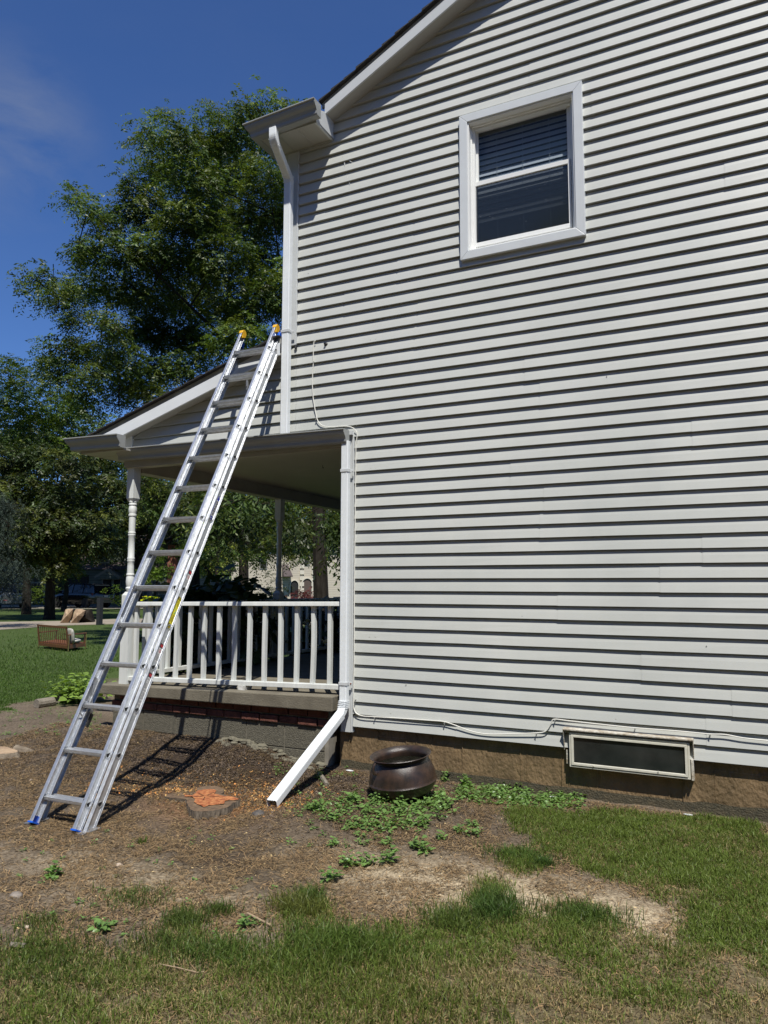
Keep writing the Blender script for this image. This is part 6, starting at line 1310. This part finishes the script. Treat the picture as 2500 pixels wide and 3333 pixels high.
def incurve(px, py):                          # the patch as it lies on the soil
    a = (px-950)*2.074; b = (py-2450)*2.074
    P_ = np.array([(110,400),(220,370),(400,320),(560,350),(640,330),(760,310),(830,270),(930,220),(1040,240),(1050,330),(1120,400),(1120,440),(980,470),(900,480),(950,560),(860,590),(720,520),(640,560),(560,480),(440,540),(300,510),(190,460)])
    return inside(P_, np.array(a), np.array(b))
pts = []; gg = np.random.default_rng(5)
while len(pts) < 215:
    px, py = gg.uniform(990, 1510), gg.uniform(2540, 2740)
    if incurve(px, py): pts.append((px+gg.normal()*16, py+gg.normal()*8, gg.uniform(.025, .085), gg.uniform(.020, .044)))
weeds('weed_patch', pts, 'bright green leafy weeds spreading in front of the cauldron', 'weeds', 'stuff', seed=6)
pts = [(q_, 2588+(q_-1490)*.055+gg.normal()*13, gg.uniform(.02, .06), gg.uniform(.018, .036)) for q_ in gg.uniform(1480, 1900, 250)]+[(gg.uniform(1540, 1720), 2575+gg.normal()*8, gg.uniform(.03, .06), .03) for i in range(40)]
weeds('weed_strip', pts, 'low glossy weeds in a strip along the foundation right of the cauldron', 'weeds', 'stuff', seed=7)
pts = [(gg.uniform(930, 1160), gg.uniform(2500, 2760), gg.uniform(.015, .04), gg.uniform(.014, .026)) for i in range(60)]+[(gg.uniform(1160, 1290), gg.uniform(2690, 2760), gg.uniform(.02, .05), gg.uniform(.02, .03)) for i in range(30)]+[(gg.uniform(0, 900), gg.uniform(2700, 3050), gg.uniform(.01, .03), gg.uniform(.012, .02)) for i in range(60)]+[(gg.uniform(0,330), gg.uniform(2310,2420), gg.uniform(.01,.04), .02) for i in range(110)]
weeds('seedlings', pts, 'tiny scattered weed seedlings across the bare soil', 'weeds', 'stuff', seed=8)
for i, (px, py, sz, ll, lab) in enumerate([(1225,2585,.11,.035,'upright leafy weed at the left foot of the cauldron'),(1516,2558,.09,.05,'large-leaved green weed against the foundation right of the cauldron'),(1445,2545,.10,.028,'small-leaved weed by the foundation at the right side of the cauldron'),(1535,2690,.05,.035,'lone weed at the right of the patch, uppermost of three'),
        (1540,2722,.055,.03,'lone weed with fresh yellow-green leaves in the dry soil right of the patch'),(1500,2722,.05,.038,'bluish-green weed right of the patch, left of the yellow-green one'),(1438,2738,.05,.03,'little round-leaved weed below the right end of the patch'),(1380,2775,.075,.04,'broad weed on the pale soil below the patch'),(1355,2760,.07,.038,'bushy weed above and left of the broad one on pale soil'),
        (1268,2805,.085,.045,'leafy weed with dark shadow, lower middle below the patch'),(1193,2810,.07,.038,'leafy weed below the patch, between two bigger ones'),(1140,2820,.075,.04,'weed at the lower left below the patch'),(1080,2865,.07,.045,'lowest leafy weed, nearest the brown foreground grass'),(1085,2755,.05,.03,'weed at the left side below the patch, above the lower group'),
        (178,2852,.07,.045,'spreading lobed weed on the soil below the ladder feet'),(800,3020,.06,.032,'pale seedling by the bent stick in the foreground'),(330,3025,.05,.04,'light green seedling at the lower left of the soil'),(1040,2540,.09,.03,'thin weed climbing beside the downspout extension'),(905,2520,.08,.022,'spindly weed by the porch wall left of the downspout extension')]):
    weeds('weed', [(px, py, sz, ll)]+[(px+gg.uniform(-16, 16), py+gg.uniform(-7, 7), sz*.75, ll*.85) for _ in range(4)], lab, 'weed', None, 'single weeds on the soil', seed=30+i)
# hosta-like plant by the timbers
V, C_ = [], []; p0 = onG(262, 2285); gg = np.random.default_rng(3)
for i in range(70):
    q = np.array([p0.x+gg.normal()*.16, p0.y+gg.normal()*.13, GZ+.04]); v, c = plant_faces(q, gg.uniform(.12, .36), gg, 3, .10); V += v; C_ += [x*np.array([1.25,1.12,.8]) for x in c]
o = soup('leafy_perennial', np.array(V), M['weed'], np.array(C_), loc=(p0.x, p0.y, GZ)); tag(o, 'yellow-green leafy perennial beside the timbers, behind the ladder', 'plant')
V, C_ = [], []; p0 = onG(452, 2262)
for i in range(12):
    q = np.array([p0.x+gg.normal()*.1-.3, p0.y+gg.normal()*.1+.5, GZ+.1]); v, c = plant_faces(q, gg.uniform(.1, .25), gg, 3, .10); V += v; C_ += [x*np.array([.8,.9,.8]) for x in c]
o = soup('leafy_perennial', np.array(V), M['weed'], np.array(C_), loc=(p0.x, p0.y, GZ)); tag(o, 'leafy green plant just left of the corner of the porch slab', 'plant')
